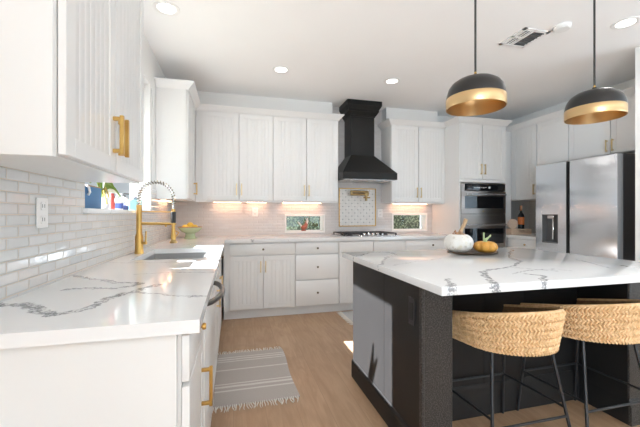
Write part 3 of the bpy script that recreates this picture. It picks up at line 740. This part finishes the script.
MB().box(fxf+.03, fxf+.075, fyc-.016, fyc+.022, .72, 1.785).build('door_gap_seal', RUBBER, fr)
b = MB().box(fxf, fxf+.08, fy0, fy1, .06, .71, .006, 2); b.build('freezer_drawer', FRIDGE, fr)

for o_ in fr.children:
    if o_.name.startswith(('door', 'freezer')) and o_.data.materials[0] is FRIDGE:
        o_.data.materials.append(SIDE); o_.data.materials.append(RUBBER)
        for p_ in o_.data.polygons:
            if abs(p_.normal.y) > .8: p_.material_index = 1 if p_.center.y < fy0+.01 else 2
# ---------------------------------------------------------------- island
il = thing('kitchen_island', 'black kitchen island with textured end posts under white quartz top', 'island', (1.56, 1.85, 0))
ix0, ix1, iy0, iyr, iy1 = .855, 2.29, 1.405, 1.70, 2.342; itz = .8785
b = MB(); b.box(ix0+.004, ix1-.004, iyr, iy1, 0, itz); b.build('cabinet_body', ISLAND, il)
b = MB(); b.box(ix0, ix0+.018, iy0+.012, 1.812, 0, itz).box(ix0, ix0+.018, 1.815, iy1, 0, itz); b.build('side_panel', ISLAND, il)
b = MB(); b.box(ix0+.001, 1.022, iy0, iyr, 0, itz, .004); b.build('end_post', POSTM, il)
b = MB(); b.box(ix0-.004, ix0+.012, iy0-.004, iy0+.02, 0, itz, .003); b.build('corner_trim', POSTM, il)
b = MB(); b.box(2.172, ix1, iy0, iyr, 0, itz, .004); b.build('end_post', POSTM, il)
MB().box(2.167, 2.1715, iy0+.006, iyr, 0, itz).build('inner_panel', ISLAND, il)
b = MB()
prof = lambda x, s_: [(x, 0), (x-s_*.012, 0), (x-s_*.012, .105), (x-s_*.007, .122), (x, .128)]
b.prism(prof(ix0, 1), 'y', iy0, iy1); b.build('baseboard', ISLAND, il)
b = MB(); b.prism([(iyr, 0), (iyr-.014, 0), (iyr-.014, .13), (iyr-.010, .145), (iyr-.012, .16), (iyr-.004, .185), (iyr, .185)], 'x', 1.022, 2.172); b.build('baseboard', ISLAND, il)
b = MB(); b.prism([(iy0, 0), (iy0-.014, 0), (iy0-.014, .10), (iy0-.008, .115), (iy0-.010, .128), (iy0, .145)], 'x', 2.168, ix1+.004); b.build('baseboard', POSTM, il)
b = MB(); b.prism([(2.172, 0), (2.166, 0), (2.166, .13), (2.172, .15)], 'y', iy0, iyr); b.build('baseboard', ISLAND, il)
b = MB(); b.box(1.022, 2.172, iyr-.018, iyr, .80, itz).box(1.45, 1.454, iyr-.003, iyr, .18, .80).box(1.75, 1.754, iyr-.003, iyr, .18, .80); b.build('back_rail', ISLAND, il)
oc = MB(left(0)); 
T_ = right(ix0)
o = MB(T_); o.box(1.462, 1.520, 0, .006, .650, .785, .002); op = o.build('outlet_plate', LEGM, il)
MB(T_).box(1.475, 1.507, .0055, .0075, .675, .760, .002).build('socket', RUBBER, op)
tag(MB().box(.777, 2.345, 1.135, 2.365, itz, .914, .003, 2).build('countertop', QI), 'thick white veined quartz top of the black island', 'countertop')

# ---------------------------------------------------------------- stools
def stool(cx, cy, label):
    t = thing('bar_stool', label, 'stool', (cx, cy, 0), 'woven counter stools')
    rx, ry, ya, yb = .226, .238, .195, -.05
    def U(s):                                     # s 0..1 along the U, left arm -> back -> right arm
        L1 = ya-yb; La = PI*(rx+ry)/2; tot = 2*L1+La; q = s*tot
        if q < L1: return Vector((-rx, ya-q, 0)), Vector((-1, 0, 0))
        if q > L1+La: return Vector((rx, yb+(q-L1-La), 0)), Vector((1, 0, 0))
        a = PI+(q-L1)/La*PI; return Vector((rx*math.cos(a), yb+ry*math.sin(a), 0)), Vector((math.cos(a)/rx, math.sin(a)/ry, 0)).normalized()
    ztop = lambda y: .757-(y+.285)*.225
    zbot = lambda y: .566-(y+.285)*.08
    rows = 10; N = 280
    c0 = Vector((cx, cy, 0))
    # backing
    b = MB(); A = []
    for i in range(61):
        p, n = U(i/60); A.append([b.bm.verts.new(c0+p+n*o+Vector((0, 0, z))) for o, z in ((-.046, zbot(p.y)+.004), (-.036, zbot(p.y)+.004), (-.006, ztop(p.y)), (-.016, ztop(p.y)))])
    for P, Q in zip(A[:-1], A[1:]):
        for k in range(4): f = b.bm.faces.new((P[k], P[(k+1) % 4], Q[(k+1) % 4], Q[k])); f.smooth = True
    b.bm.faces.new(A[0]); b.bm.faces.new(A[-1][::-1]); bk = b.build('woven_back', WICKD, t)
    b = MB()
    for r in range(rows):
        for ph in (0, PI):
            path = []
            for i in range(N+1):
                p, n = U(i/N); a = (1 if r % 2 else -1)*i/N*2*PI*36+ph
                h_ = (ztop(p.y)-zbot(p.y)); z = zbot(p.y)+h_*(r+.5)/rows+h_/rows*.42*math.sin(a)
                path.append(c0+p+n*(.001+.0055*math.cos(a)-.030*(1-(r+.5)/rows))+Vector((0, 0, z)))
            b.tube(path, .0056, 5)
    b.build('braid', WICK, bk)
    rim = []
    for i in range(81):
        p, n = U(i/80); rim.append(c0+p-n*.007+Vector((0, 0, ztop(p.y)+.003)))
    MB().tube(rim, .0095, 8).build('rim', WICK, bk)
    b = MB(); sp = []
    K = 40
    for i in range(K+1): p, n = U(i/K); sp.append(p-n*.046)
    pts = [c0+p+Vector((0, 0, .600)) for p in sp]+[c0+p+Vector((0, 0, .578)) for p in sp]; m_ = K+1
    b.poly(pts, [tuple(range(m_)), tuple(range(m_, 2*m_))[::-1]]+[(i, (i+1) % m_, m_+(i+1) % m_, m_+i) for i in range(m_)])
    b.build('seat', WICKD, t)
    top = {(-1, -1): (-.150, -.118), (1, -1): (.186, -.118), (-1, 1): (-.19, .165), (1, 1): (.19, .165)}
    foot = {(-1, -1): (-.224, -.205), (1, -1): (.266, -.205), (-1, 1): (-.222, .222), (1, 1): (.228, .222)}
    at = lambda k, z: c0+Vector((foot[k][0]+(top[k][0]-foot[k][0])*z/.575, foot[k][1]+(top[k][1]-foot[k][1])*z/.575, z))
    for k in top: MB().tube([at(k, .0005), at(k, .566)], .0078, 10).build('leg', LEGM, t)
    for k1, k2, z in (((-1, -1), (-1, 1), .25), ((1, -1), (1, 1), .25), ((-1, -1), (1, -1), .21), ((-1, 1), (1, 1), .25)):
        MB().tube([at(k1, z), at(k2, z)], .0062, 8).build('stretcher', LEGM, t)
    MB().tube([at(k, .565) for k in ((-1, -1), (1, -1), (1, 1), (-1, 1))], .007, 8, closed=True).build('seat_frame', LEGM, t)
    return t
stool(1.340, 1.46, 'woven seagrass counter stool on the left, nearest the textured island post')
stool(1.898, 1.46, 'woven seagrass counter stool on the right, cut by the photo edge')

# ---------------------------------------------------------------- pendants
def pendant(cx, cy, zb_, label):
    t = thing('pendant_lamp', label, 'lamp', (cx, cy, zb_), 'pendant lamps over the island'); r = .144
    c = (cx, cy, zb_)
    out = [(r, .050), (r*.998, .062), (r*.975, .083), (r*.92, .106), (r*.81, .128), (r*.63, .146), (r*.38, .157), (.014, .161), (0, .161)]
    MB().lathe(out, c, 48).build('shade', BLACKM, t)
    MB().lathe([(r-.002, 0), (r, 0), (r+.0015, .002), (r+.0015, .052), (r, .054)], c, 48).build('gold_band', PGOLD, t)
    inn = [(q-.003 if q > .02 else q, z-.003) for q, z in out]; inn = [(r-.003, .0005)]+inn
    MB().lathe(inn, c, 48).build('inner_lining', PGOLD, t)
    MB().lathe([(0, .160), (.019, .160), (.019, .167), (.012, .171), (.010, .179), (0, .179)], c, 18).build('cap', BLACKM, t)
    MB().lathe([(0, .178), (.006, .178), (.006, .190), (0, .190)], c, 12).build('ferrule', GOLD, t)
    MB().tube([(cx, cy, zb_+.189), (cx, cy, ZC-.02)], .0055, 8).build('cord', CORDM, t)
    MB().lathe([(0, ZC-.001), (.06, ZC-.001), (.06, ZC-.02), (.01, ZC-.03), (0, ZC-.03)], (cx, cy, 0), 24).build('ceiling_canopy', BLACKM, t)
pendant(1.227, 1.50, 1.750, 'black and gold dome pendant lamp on the left, nearer the hood')
pendant(2.043, 1.50, 1.757, 'black and gold dome pendant lamp on the right, in front of the fridge cabinets')

# ---------------------------------------------------------------- ceiling fittings
for x, y, lab in ((-.474, 2.65, 'round recessed ceiling light above the sink, at the photo left'), (.477, 3.478, 'round recessed ceiling light above the back left cabinets'), (1.731, 3.465, 'round recessed ceiling light in front of the black hood'), (2.985, 1.955, 'round recessed ceiling light at the right near the fridge pendant')):
    t = thing('ceiling_light', lab, 'ceiling light', (x, y, ZC), 'recessed ceiling lights')
    MB().lathe([(.062, -.001), (.092, -.001), (.092, -.005), (.085, -.008), (.062, -.004), (.062, -.001)], (x, y, ZC), 32).build('trim_ring', TRIM, t)
    MB().lathe([(0, -.002), (.062, -.002), (.062, -.004), (0, -.004)], (x, y, ZC), 32).build('lens', LEDM, t)
    l = bpy.data.lights.new('downlight', 'SPOT'); l.energy = {-.474: 18, .477: 20, 1.731: 28, 2.985: 30}[x]; l.spot_size = math.radians(160); l.spot_blend = 1; l.shadow_soft_size = .06; l.color = (1, .965, .93)
    lo = bpy.data.objects.new('downlight', l); C.objects.link(lo); lo.parent = t; lo.location = (0, 0, -.03)
vt = thing('ceiling_vent', 'white square ceiling vent with dark louvres near the right pendant', 'vent', (2.40, 2.34, ZC))
b = MB(); z0, z1 = ZC-.008, ZC-.0005; vx0, vx1, vy0, vy1 = 2.27, 2.53, 2.20, 2.48
for q in ((vx0, vx0+.03, vy0, vy1), (vx1-.03, vx1, vy0, vy1), (vx0, vx1, vy0, vy0+.03), (vx0, vx1, vy1-.03, vy1), (2.375, 2.39, vy0, vy1), (vx0, 2.385, 2.325, 2.345)): b.box(*q, z0, z1, .001)
b.build('frame', TRIM, vt)
MB().box(vx0+.02, vx1-.02, vy0+.02, vy1-.02, ZC-.002, ZC-.0005).build('duct_opening', SLOT, vt)
for i in range(7): MB().box(2.395, 2.50, 2.236+i*.033, 2.242+i*.033, z0, z1-.002).build('louvre', SLOT, vt)
for i in range(3):
    MB().box(2.305+i*.026, 2.311+i*.026, 2.23, 2.325, z0, z1-.002).build('louvre', TRIM, vt); MB().box(2.305+i*.026, 2.311+i*.026, 2.345, 2.45, z0, z1-.002).build('louvre', TRIM, vt)
sd = thing('smoke_detector', 'round white smoke detector on the ceiling beside the vent', 'smoke detector', (2.545, 2.115, ZC))
MB().lathe([(0, -.0005), (.062, -.0005), (.062, -.018), (.05, -.030), (0, -.034)], (2.545, 2.115, ZC), 32).build('housing', PLASTIC, sd)

# ---------------------------------------------------------------- rugs
def rug(name, label, x0, x1, y0, y1, m, fringe):
    t = thing(name, label, 'rug', ((x0+x1)/2, (y0+y1)/2, 0))
    b = MB(); nx, ny = 24, 36; pts = []
    for j in range(ny+1):
        for i in range(nx+1):
            x = x0+(x1-x0)*i/nx; y = y0+(y1-y0)*j/ny; wv = .006*math.sin(y*9+x*3)
            pts.append((x+wv*(1 if fringe == 'y' else 0), y+.004*math.sin(x*14), .006+.0015*noise.noise((x*9, y*9, 0))))
    n = len(pts); pts += [(p[0], p[1], .001) for p in pts]; W = nx+1
    fs = [(j*W+i, j*W+i+1, (j+1)*W+i+1, (j+1)*W+i) for j in range(ny) for i in range(nx)]
    fs += [tuple(n+k for k in f[::-1]) for f in fs]
    bd = [i for i in range(W)]+[j*W+nx for j in range(1, ny+1)]+[ny*W+i for i in range(nx-1, -1, -1)]+[j*W for j in range(ny-1, 0, -1)]
    fs += [(bd[k], n+bd[k], n+bd[(k+1) % len(bd)], bd[(k+1) % len(bd)]) for k in range(len(bd))]
    b.poly(pts, fs, smooth=True); b.build('woven_field', m, t)
    b = MB(); rnd = random.Random(3)
    L_, ends = ((x1-x0), (y0, y1)) if fringe == 'y' else ((y1-y0), (x0, x1))
    k = int(L_/.014)
    for e_, sgn in zip(ends, (-1, 1)):
        for i in range(k):
            u = (x0 if fringe == 'y' else y0)+(i+.5)*L_/k; q = []; l_ = .05+.02*rnd.random(); dx = rnd.uniform(-.014, .014)
            for s_ in range(5):
                f = s_/4; uu = u+dx*f+.003*math.sin(f*6+i); vv = e_+sgn*(l_*f-.004)
                q.append((uu, vv, .0055-.002*f) if fringe == 'y' else (vv, uu, .0055-.002*f))
            b.tube(q, [.0036, .0042, .0032, .003, .0016], 5)
    stuff(b.build('fringe', FRINGE, t)); return t
rug('floor_rug', 'striped grey rug with white fringe on the floor beside the left cabinets', -.13, .415, 2.16, 2.97, RUG1, 'y')
rug('floor_rug', 'grey rug with white fringe in front of the cooktop, half behind the island', 1.27, 2.2, 3.42, 3.90, RUG2, 'x')

# ---------------------------------------------------------------- island centrepiece
def pumpkin(cx, cy, z, r, h, name, label, m, ribs, depth):
    t = thing(name, label, 'pumpkin', (cx, cy, z)); b = MB(); seg, nz = ribs*8, 22; rings = []
    for j in range(nz+1):
        a = -PI/2+PI*j/nz; ring = []
        for k in range(seg):
            th = 2*PI*k/seg; rib = 1-depth*(.5-.5*math.cos(ribs*th))**3
            rr = r*(math.cos(a)**.75 if math.cos(a) > 0 else 0)*(rib*.9+.1); rr = max(rr, .002)
            zz = h/2+h/2*math.sin(a); dip = math.exp(-(rr/(r*.35))**2); zz += (-.14*h*dip if a > 0 else .06*h*dip)
            rr *= 1+.03*noise.noise((math.cos(th)*2, math.sin(th)*2, a*2+cx))
            ring.append(b.bm.verts.new((cx+rr*math.cos(th), cy+rr*math.sin(th), z+zz)))
        rings.append(ring)
    for A, B in zip(rings[:-1], rings[1:]):
        for k in range(seg): f = b.bm.faces.new((A[k], A[(k+1) % seg], B[(k+1) % seg], B[k])); f.smooth = True
    b.bm.faces.new(rings[0][::-1]); b.bm.faces.new(rings[-1]); b.build('flesh', m, t); return t
def speckle(name, base, spot, spot2, s1):
    m = mat(name, base, .45); t = NT(m); v = t.coords()
    c = t.mix(t.ramp(t.noise(v, s1, 4, .7).outputs[0], [(.56, (0, 0, 0)), (.68, (1, 1, 1))]), base, spot)
    c = t.mix(t.ramp(t.noise(v, s1*.35, 3, .6).outputs[0], [(.55, (0, 0, 0)), (.75, (.8,)*3)]), c, spot2)
    t.color(c); t.bump(t.noise(v, 90, 3).outputs[0], .3, .003); return m
pz = .914
tag(MB().lathe([(0, .0005), (.12, .0005), (.185, .010), (.19, .015), (.185, .0165), (.13, .008), (0, .007)], (1.66, 2.06, pz), 48, 'z', (1, .72)).build('serving_tray', mat('dark_wood_tray', (.10, .06, .035), .4)), 'dark oval tray under the two pumpkins on the island', 'tray')
w1 = pumpkin(1.563, 2.085, pz+.0085, .100, .138, 'white_pumpkin', 'white speckled pumpkin with tall tan stem on the dark tray', speckle('white_pumpkin_skin', (.78, .75, .70), (.52, .46, .38), (.62, .52, .30), 34), 7, .07)
TAN = wicker('dry_stem', (.55, .38, .22), (.40, .24, .12))
b = MB(); b.tube([(1.567, 2.085, 1.025), (1.572, 2.08, 1.06), (1.585, 2.075, 1.095), (1.600, 2.07, 1.125), (1.606, 2.065, 1.150)], [.024, .016, .012, .012, .014], 8)
b.tube([(1.603, 2.066, 1.135), (1.615, 2.06, 1.158)], [.008, .010], 7); b.tube([(1.602, 2.066, 1.14), (1.598, 2.06, 1.165)], [.008, .007], 7)
b.build('stem', TAN, w1)
b = MB()
for k in range(7):
    a = 2*PI*k/7; b.tube([(1.566+.012*math.cos(a), 2.085+.012*math.sin(a), 1.03), (1.566+.035*math.cos(a), 2.085+.035*math.sin(a), 1.052+.012*(k % 3)), (1.566+.045*math.cos(a+.4), 2.085+.045*math.sin(a+.4), 1.050)], [.010, .009, .004], 6)
b.build('dried_leaves', wicker('dried_leaf', (.50, .33, .20), (.30, .12, .06)), w1)
o1 = pumpkin(1.735, 2.02, pz+.0085, .080, .085, 'orange_pumpkin', 'small orange pumpkin with pale green stem on the dark tray', speckle('orange_pumpkin_skin', (.60, .29, .045), (.72, .44, .11), (.42, .17, .025), 40), 8, .12)
GRN = mat('pale_green_stem', (.42, .52, .28), .5)
b = MB(); sx, sy = 1.735, 2.02
b.tube([(sx-.008, sy, .985), (sx-.012, sy, 1.02), (sx-.016, sy-.005, 1.065)], [.008, .006, .005], 7); b.tube([(sx, sy, .985), (sx+.012, sy, 1.015), (sx+.042, sy-.005, 1.048)], [.008, .006, .005], 7); b.tube([(sx-.005, sy, .99), (sx-.03, sy-.01, .997), (sx-.055, sy-.015, .990)], [.008, .006, .003], 7); b.tube([(sx, sy-.005, .99), (sx-.01, sy-.01, 1.02), (sx+.028, sy-.02, 1.04)], [.006, .005, .004], 7)
b.build('stem', GRN, o1)

# green footed bowl with lemons in the back corner
bx, by = -.485, 4.13
gb = thing('footed_bowl', 'pale green footed bowl with brown rim in the back corner beyond the sink', 'bowl', (bx, by, .914))
MB().lathe([(0, .0005), (.068, .0005), (.070, .006), (.058, .016), (.050, .060), (.060, .068), (.095, .085), (.125, .118), (.129, .130), (.124, .130), (.118, .118), (.09, .092), (0, .080)], (bx, by, .914), 36).build('bowl_body', mat('green_glaze', (.44, .55, .36), .25), gb)
MB().lathe([(.122, .129), (.135, .131), (.138, .136), (.132, .141), (.122, .138), (.122, .129)], (bx, by, .914), 36).build('rim', mat('brown_rim', (.40, .26, .14), .35), gb)
YEL = speckle('lemon_skin', (.85, .60, .08), (.90, .68, .16), (.80, .50, .04), 30)
for i, (dx, dy, dz, lab) in enumerate(((-.052, -.03, .133, 'left'), (.052, -.03, .133, 'right'), (0, .055, .133, 'back'), (.0, -.01, .160, 'top'))):
    o = MB().lathe([(0, -.038), (.010, -.034), (.026, -.020), (.031, 0), (.026, .020), (.010, .034), (0, .038)], (bx+dx, by+dy, .914+dz), 18, 'x').build('lemon', YEL)
    tag(o, {'left': 'yellow lemon at the left of the green footed bowl', 'right': 'yellow lemon at the right of the green footed bowl', 'back': 'yellow lemon at the back of the green footed bowl', 'top': 'yellow lemon on top of the pile in the green bowl'}[lab], 'lemon', 'lemons in the green bowl')

# ---------------------------------------------------------------- things on the sill
sz = WZ0+.0005
pl = thing('planter_box', 'blue square planter with white loop at the near end of the window sill', 'planter', (-.77, 2.05, sz))
MB().box(-.83, -.735, 1.945, 2.185, sz, sz+.118, .006, 2).build('box', mat('blue_felt', (.075, .19, .36), .7), pl)
MB().box(-.825, -.74, 1.95, 2.18, sz+.112, sz+.125, .004).build('soil', mat('soil', (.35, .22, .14), .9), pl)
b = MB(); b.tube([(-.732, 1.965, sz+.118), (-.727, 1.985, sz+.110), (-.726, 1.995, sz+.085), (-.730, 1.985, sz+.07)], .006, 8); b.build('loop', PLASTIC, pl)
pp = thing('potted_plant', 'strappy green houseplant in a white pot on the window sill', 'plant', (-.775, 2.30, sz))
MB().lathe([(0, 0), (.035, 0), (.045, .065), (.046, .07), (.040, .07), (.036, .055), (0, .055)], (-.775, 2.30, sz), 24).build('pot', PLASTIC, pp)
LEAF = speckle('leaf_green', (.16, .26, .03), (.10, .18, .02), (.30, .33, .06), 18)
LEAFY = speckle('leaf_yellow', (.42, .30, .05), (.50, .40, .10), (.28, .22, .04), 18)
LEAFW = mat('leaf_pale', (.75, .75, .60), .5)
def strap(pts, wd, m, parent):
    b = MB(); n = 12; P = [Vector(p) for p in pts]; rows = []
    for i in range(n+1):
        f = i/n; q = P[0]*(1-f)**2+P[1]*2*f*(1-f)+P[2]*f*f; d = (P[1]-P[0])*(1-f)+(P[2]-P[1])*f; d.normalize()
        sd_ = d.cross(Vector((1, .2, .1))).normalized(); w_ = wd*math.sin(PI*min(.97, .12+.85*f))**.7
        rows.append([b.bm.verts.new(q+sd_*w_*k+Vector((1, 0, 0))*(.006*abs(k)+e_)) for e_ in (0, .002) for k in ((-1, 0, 1) if e_ == 0 else (1, 0, -1))])
    for A, B in zip(rows[:-1], rows[1:]):
        for k in range(6): f = b.bm.faces.new((A[k], A[(k+1) % 6], B[(k+1) % 6], B[k])); f.smooth = True
    b.bm.faces.new(rows[0]); b.bm.faces.new(rows[-1][::-1]); return b.build('leaf', m, parent)
px, py, pz_ = -.775, 2.30, sz+.06
for m_, wd, mid, end in ((LEAFY, .022, (-.76, 2.25, sz+.16), (-.735, 2.255, sz+.03)), (LEAF, .026, (-.78, 2.34, sz+.22), (-.74, 2.52, sz+.085)), (LEAF, .024, (-.77, 2.33, sz+.24), (-.76, 2.47, sz+.13)), (LEAFW, .012, (-.75, 2.32, sz+.16), (-.735, 2.47, sz+.09)), (LEAFY, .018, (-.76, 2.28, sz+.19), (-.74, 2.31, sz+.06)), (LEAF, .022, (-.80, 2.25, sz+.25), (-.80, 2.19, sz+.15)), (LEAF, .022, (-.79, 2.30, sz+.20), (-.79, 2.36, sz+.26)), (LEAF, .034, (-.78, 2.24, sz+.30), (-.79, 2.13, sz+.46)), (LEAF, .030, (-.77, 2.22, sz+.28), (-.77, 2.19, sz+.52)), (LEAFY, .028, (-.79, 2.26, sz+.26), (-.80, 2.22, sz+.44))):
    strap([(px, py, pz_), mid, end], wd, m_, pp)
rb_ = thing('bottle', 'slim red bottle on the window sill in front of the houseplant', 'bottle', (-.74, 2.385, sz))
MB().lathe([(0, 0), (.013, 0), (.014, .004), (.0135, .078), (.010, .086), (.010, .100), (0, .101)], (-.735, 2.36, sz), 18).build('red_body', mat('red_plastic', (.66, .12, .10), .35), rb_)
sb = thing('soap_bottle', 'white bottle with blue label on the window sill right of the red bottle', 'bottle', (-.76, 2.54, sz))
MB().lathe([(0, 0), (.034, 0), (.036, .01), (.036, .05), (.02, .068), (.014, .072), (.014, .08), (0, .08)], (-.76, 2.53, sz), 22).build('bottle_body', PLASTIC, sb)
MB().lathe([(.0362, .008), (.0368, .008), (.0368, .044), (.0362, .044)], (-.76, 2.53, sz), 22).build('label_band', mat('blue_label', (.08, .13, .38), .4), sb)
MB().tube([(-.76, 2.53, sz+.08), (-.76, 2.53, sz+.105), (-.735, 2.535, sz+.105)], .006, 8).build('pump', PLASTIC, sb)
s2 = thing('sponge_holder', 'blue and white scrubber sitting on the window sill beside the soap bottle', 'scrubber', (-.75, 2.63, sz))
MB().lathe([(0, 0), (.028, 0), (.034, .012), (.030, .028), (0, .034)], (-.75, 2.635, sz), 18).build('brush_head', mat('scrub_blue', (.10, .15, .40), .5), s2)
MB().lathe([(0, .032), (.012, .032), (.014, .045), (.020, .055), (.015, .066), (0, .068)], (-.75, 2.635, sz), 16).build('grip', PLASTIC, s2)
tc = thing('teal_cup', 'pale teal cup on the window sill next to the faucet', 'cup', (-.755, 2.88, sz))
MB().lathe([(0, 0), (.046, 0), (.050, .004), (.056, .078), (.052, .078), (.047, .010), (0, .008)], (-.745, 2.87, sz), 26).build('cup_body', mat('teal_glaze', (.38, .68, .66), .3), tc)
wb = thing('soap_dispenser', 'white soap dispenser with dark pump behind the teal cup on the sill', 'bottle', (-.79, 2.77, sz))
MB().lathe([(0, 0), (.030, 0), (.032, .01), (.032, .085), (.016, .10), (0, .10)], (-.795, 2.79, sz), 22).build('bottle_body', PLASTIC, wb)
b = MB(); b.lathe([(0, .10), (.014, .10), (.014, .112), (.006, .114), (.006, .125), (0, .125)], (-.795, 2.79, sz), 14); b.tube([(-.795, 2.79, sz+.124), (-.76, 2.80, sz+.122)], .006, 8); b.build('pump', SLOT, wb)
db = thing('dish_brush', 'grey dish brush with dark bristles sticking out of the teal cup', 'brush', (-.75, 2.87, sz))
MB().tube([(-.755, 2.86, sz+.012), (-.75, 2.85, sz+.09)], .006, 8).build('handle', PLASTIC, db)
MB().tube([(-.75, 2.85, sz+.085), (-.745, 2.90, sz+.098), (-.745, 2.93, sz+.088)], [.010, .015, .010], 8).build('bristles', mat('grey_bristle', (.22, .20, .24), .8), db)
# rooster figurine in the back window
ro = thing('rooster_figurine', 'small red and white rooster figurine on the back window sill', 'figurine', (.93, YB+.03, .968))
ryy = YB+.035; z_ = .9682; RED = mat('rooster_red', (.40, .10, .06), .5); RW = mat('rooster_white', (.80, .74, .70), .4)
b = MB(); b.lathe([(0, 0), (.035, 0), (.035, .008), (.015, .016), (0, .016)], (.935, ryy, z_), 16); b.build('base', RED, ro)
b = MB(); P = [(.895, ryy, z_+.075), (.910, ryy, z_+.055), (.930, ryy, z_+.045), (.955, ryy, z_+.055), (.972, ryy, z_+.090), (.980, ryy, z_+.130), (.982, ryy, z_+.150)]
b.tube([(.935, ryy, z_+.015), (.935, ryy, z_+.04)], .012, 8); b.tube(P, [.006, .022, .036, .036, .024, .017, .010], 12); b.build('bird_body', RED, ro)
b = MB(); b.tube([(.975, ryy-.006, z_+.095), (.985, ryy-.006, z_+.135), (.984, ryy-.004, z_+.175)], [.016, .016, .006], 10); b.build('neck_feathers', RW, ro)
b = MB(); b.tube([(.985, ryy, z_+.150), (.975, ryy, z_+.178), (.99, ryy, z_+.172)], [.007, .006, .004], 8); b.tube([(.990, ryy, z_+.140), (1.008, ryy, z_+.135)], [.006, .001], 6); b.build('comb', RED, ro)
b = MB()
for k in range(4): b.tube([(.905, ryy+.004*(k-1.5), z_+.06), (.880-.006*k, ryy+.008*(k-1.5), z_+.10+.008*k), (.865-.004*k, ryy+.012*(k-1.5), z_+.085+.012*k)], [.010, .008, .003], 7)
b.build('tail_feathers', RW, ro)

# ---------------------------------------------------------------- outside
structure(MB().box(-14, 12, YB+.16, 16, -.15, -.05).box(-16, -.89, -8, YB+.16, -.15, -.05).build('ground', paint('garden_ground', (.30, .28, .22), .9)))
FOL = mat('hedge_leaf', (.10, .16, .075), .5); t = NT(FOL); oi = t.noise(t.coords(), 30, 3).outputs[0]
t.color(t.ramp(oi, [(.36, (.05, .09, .055)), (.50, (.16, .23, .14)), (.64, (.38, .45, .33))]))
hg = thing('hedge', 'dense green hedge seen through the two back windows', 'hedge', (1.75, 5.7, -.05))
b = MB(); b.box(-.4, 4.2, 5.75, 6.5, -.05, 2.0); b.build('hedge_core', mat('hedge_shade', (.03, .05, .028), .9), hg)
b = MB(); rnd = random.Random(5)
for i in range(9000):
    x = rnd.uniform(-.4, 4.2); z = rnd.uniform(.55, 1.75); y = 5.74-rnd.random()**2*.14+.05*math.sin(x*7+z*5)
    a, e_, s_ = rnd.uniform(0, 6.28), rnd.uniform(-1, 1), rnd.uniform(.014, .03)
    u = Vector((math.cos(a), -.5*abs(math.sin(e_)), math.sin(a)))*s_; v = Vector((-math.sin(a), .5*e_, math.cos(a)))*s_*.5; p = Vector((x, y, z))
    vs = [b.bm.verts.new(q) for q in (p-u, p+v, p+u, p-v)]; b.bm.faces.new(vs)
stuff(b.build('leaves', FOL, hg))
fn = thing('wooden_fence', 'low orange-brown wooden fence rail outside the right back window', 'fence', (2.9, 5.4, -.05))
b = MB(); b.box(2.3, 4.0, 5.40, 5.43, .60, .905).box(2.3, 4.0, 5.385, 5.445, .905, .93); b.build('rail', wicker('fence_wood', (.55, .30, .13), (.38, .19, .08)), fn)
for x in (2.35, 3.15, 3.95): MB().box(x-.04, x+.04, 5.43, 5.51, -.05, .90).build('post', bpy.data.materials['fence_wood'], fn)
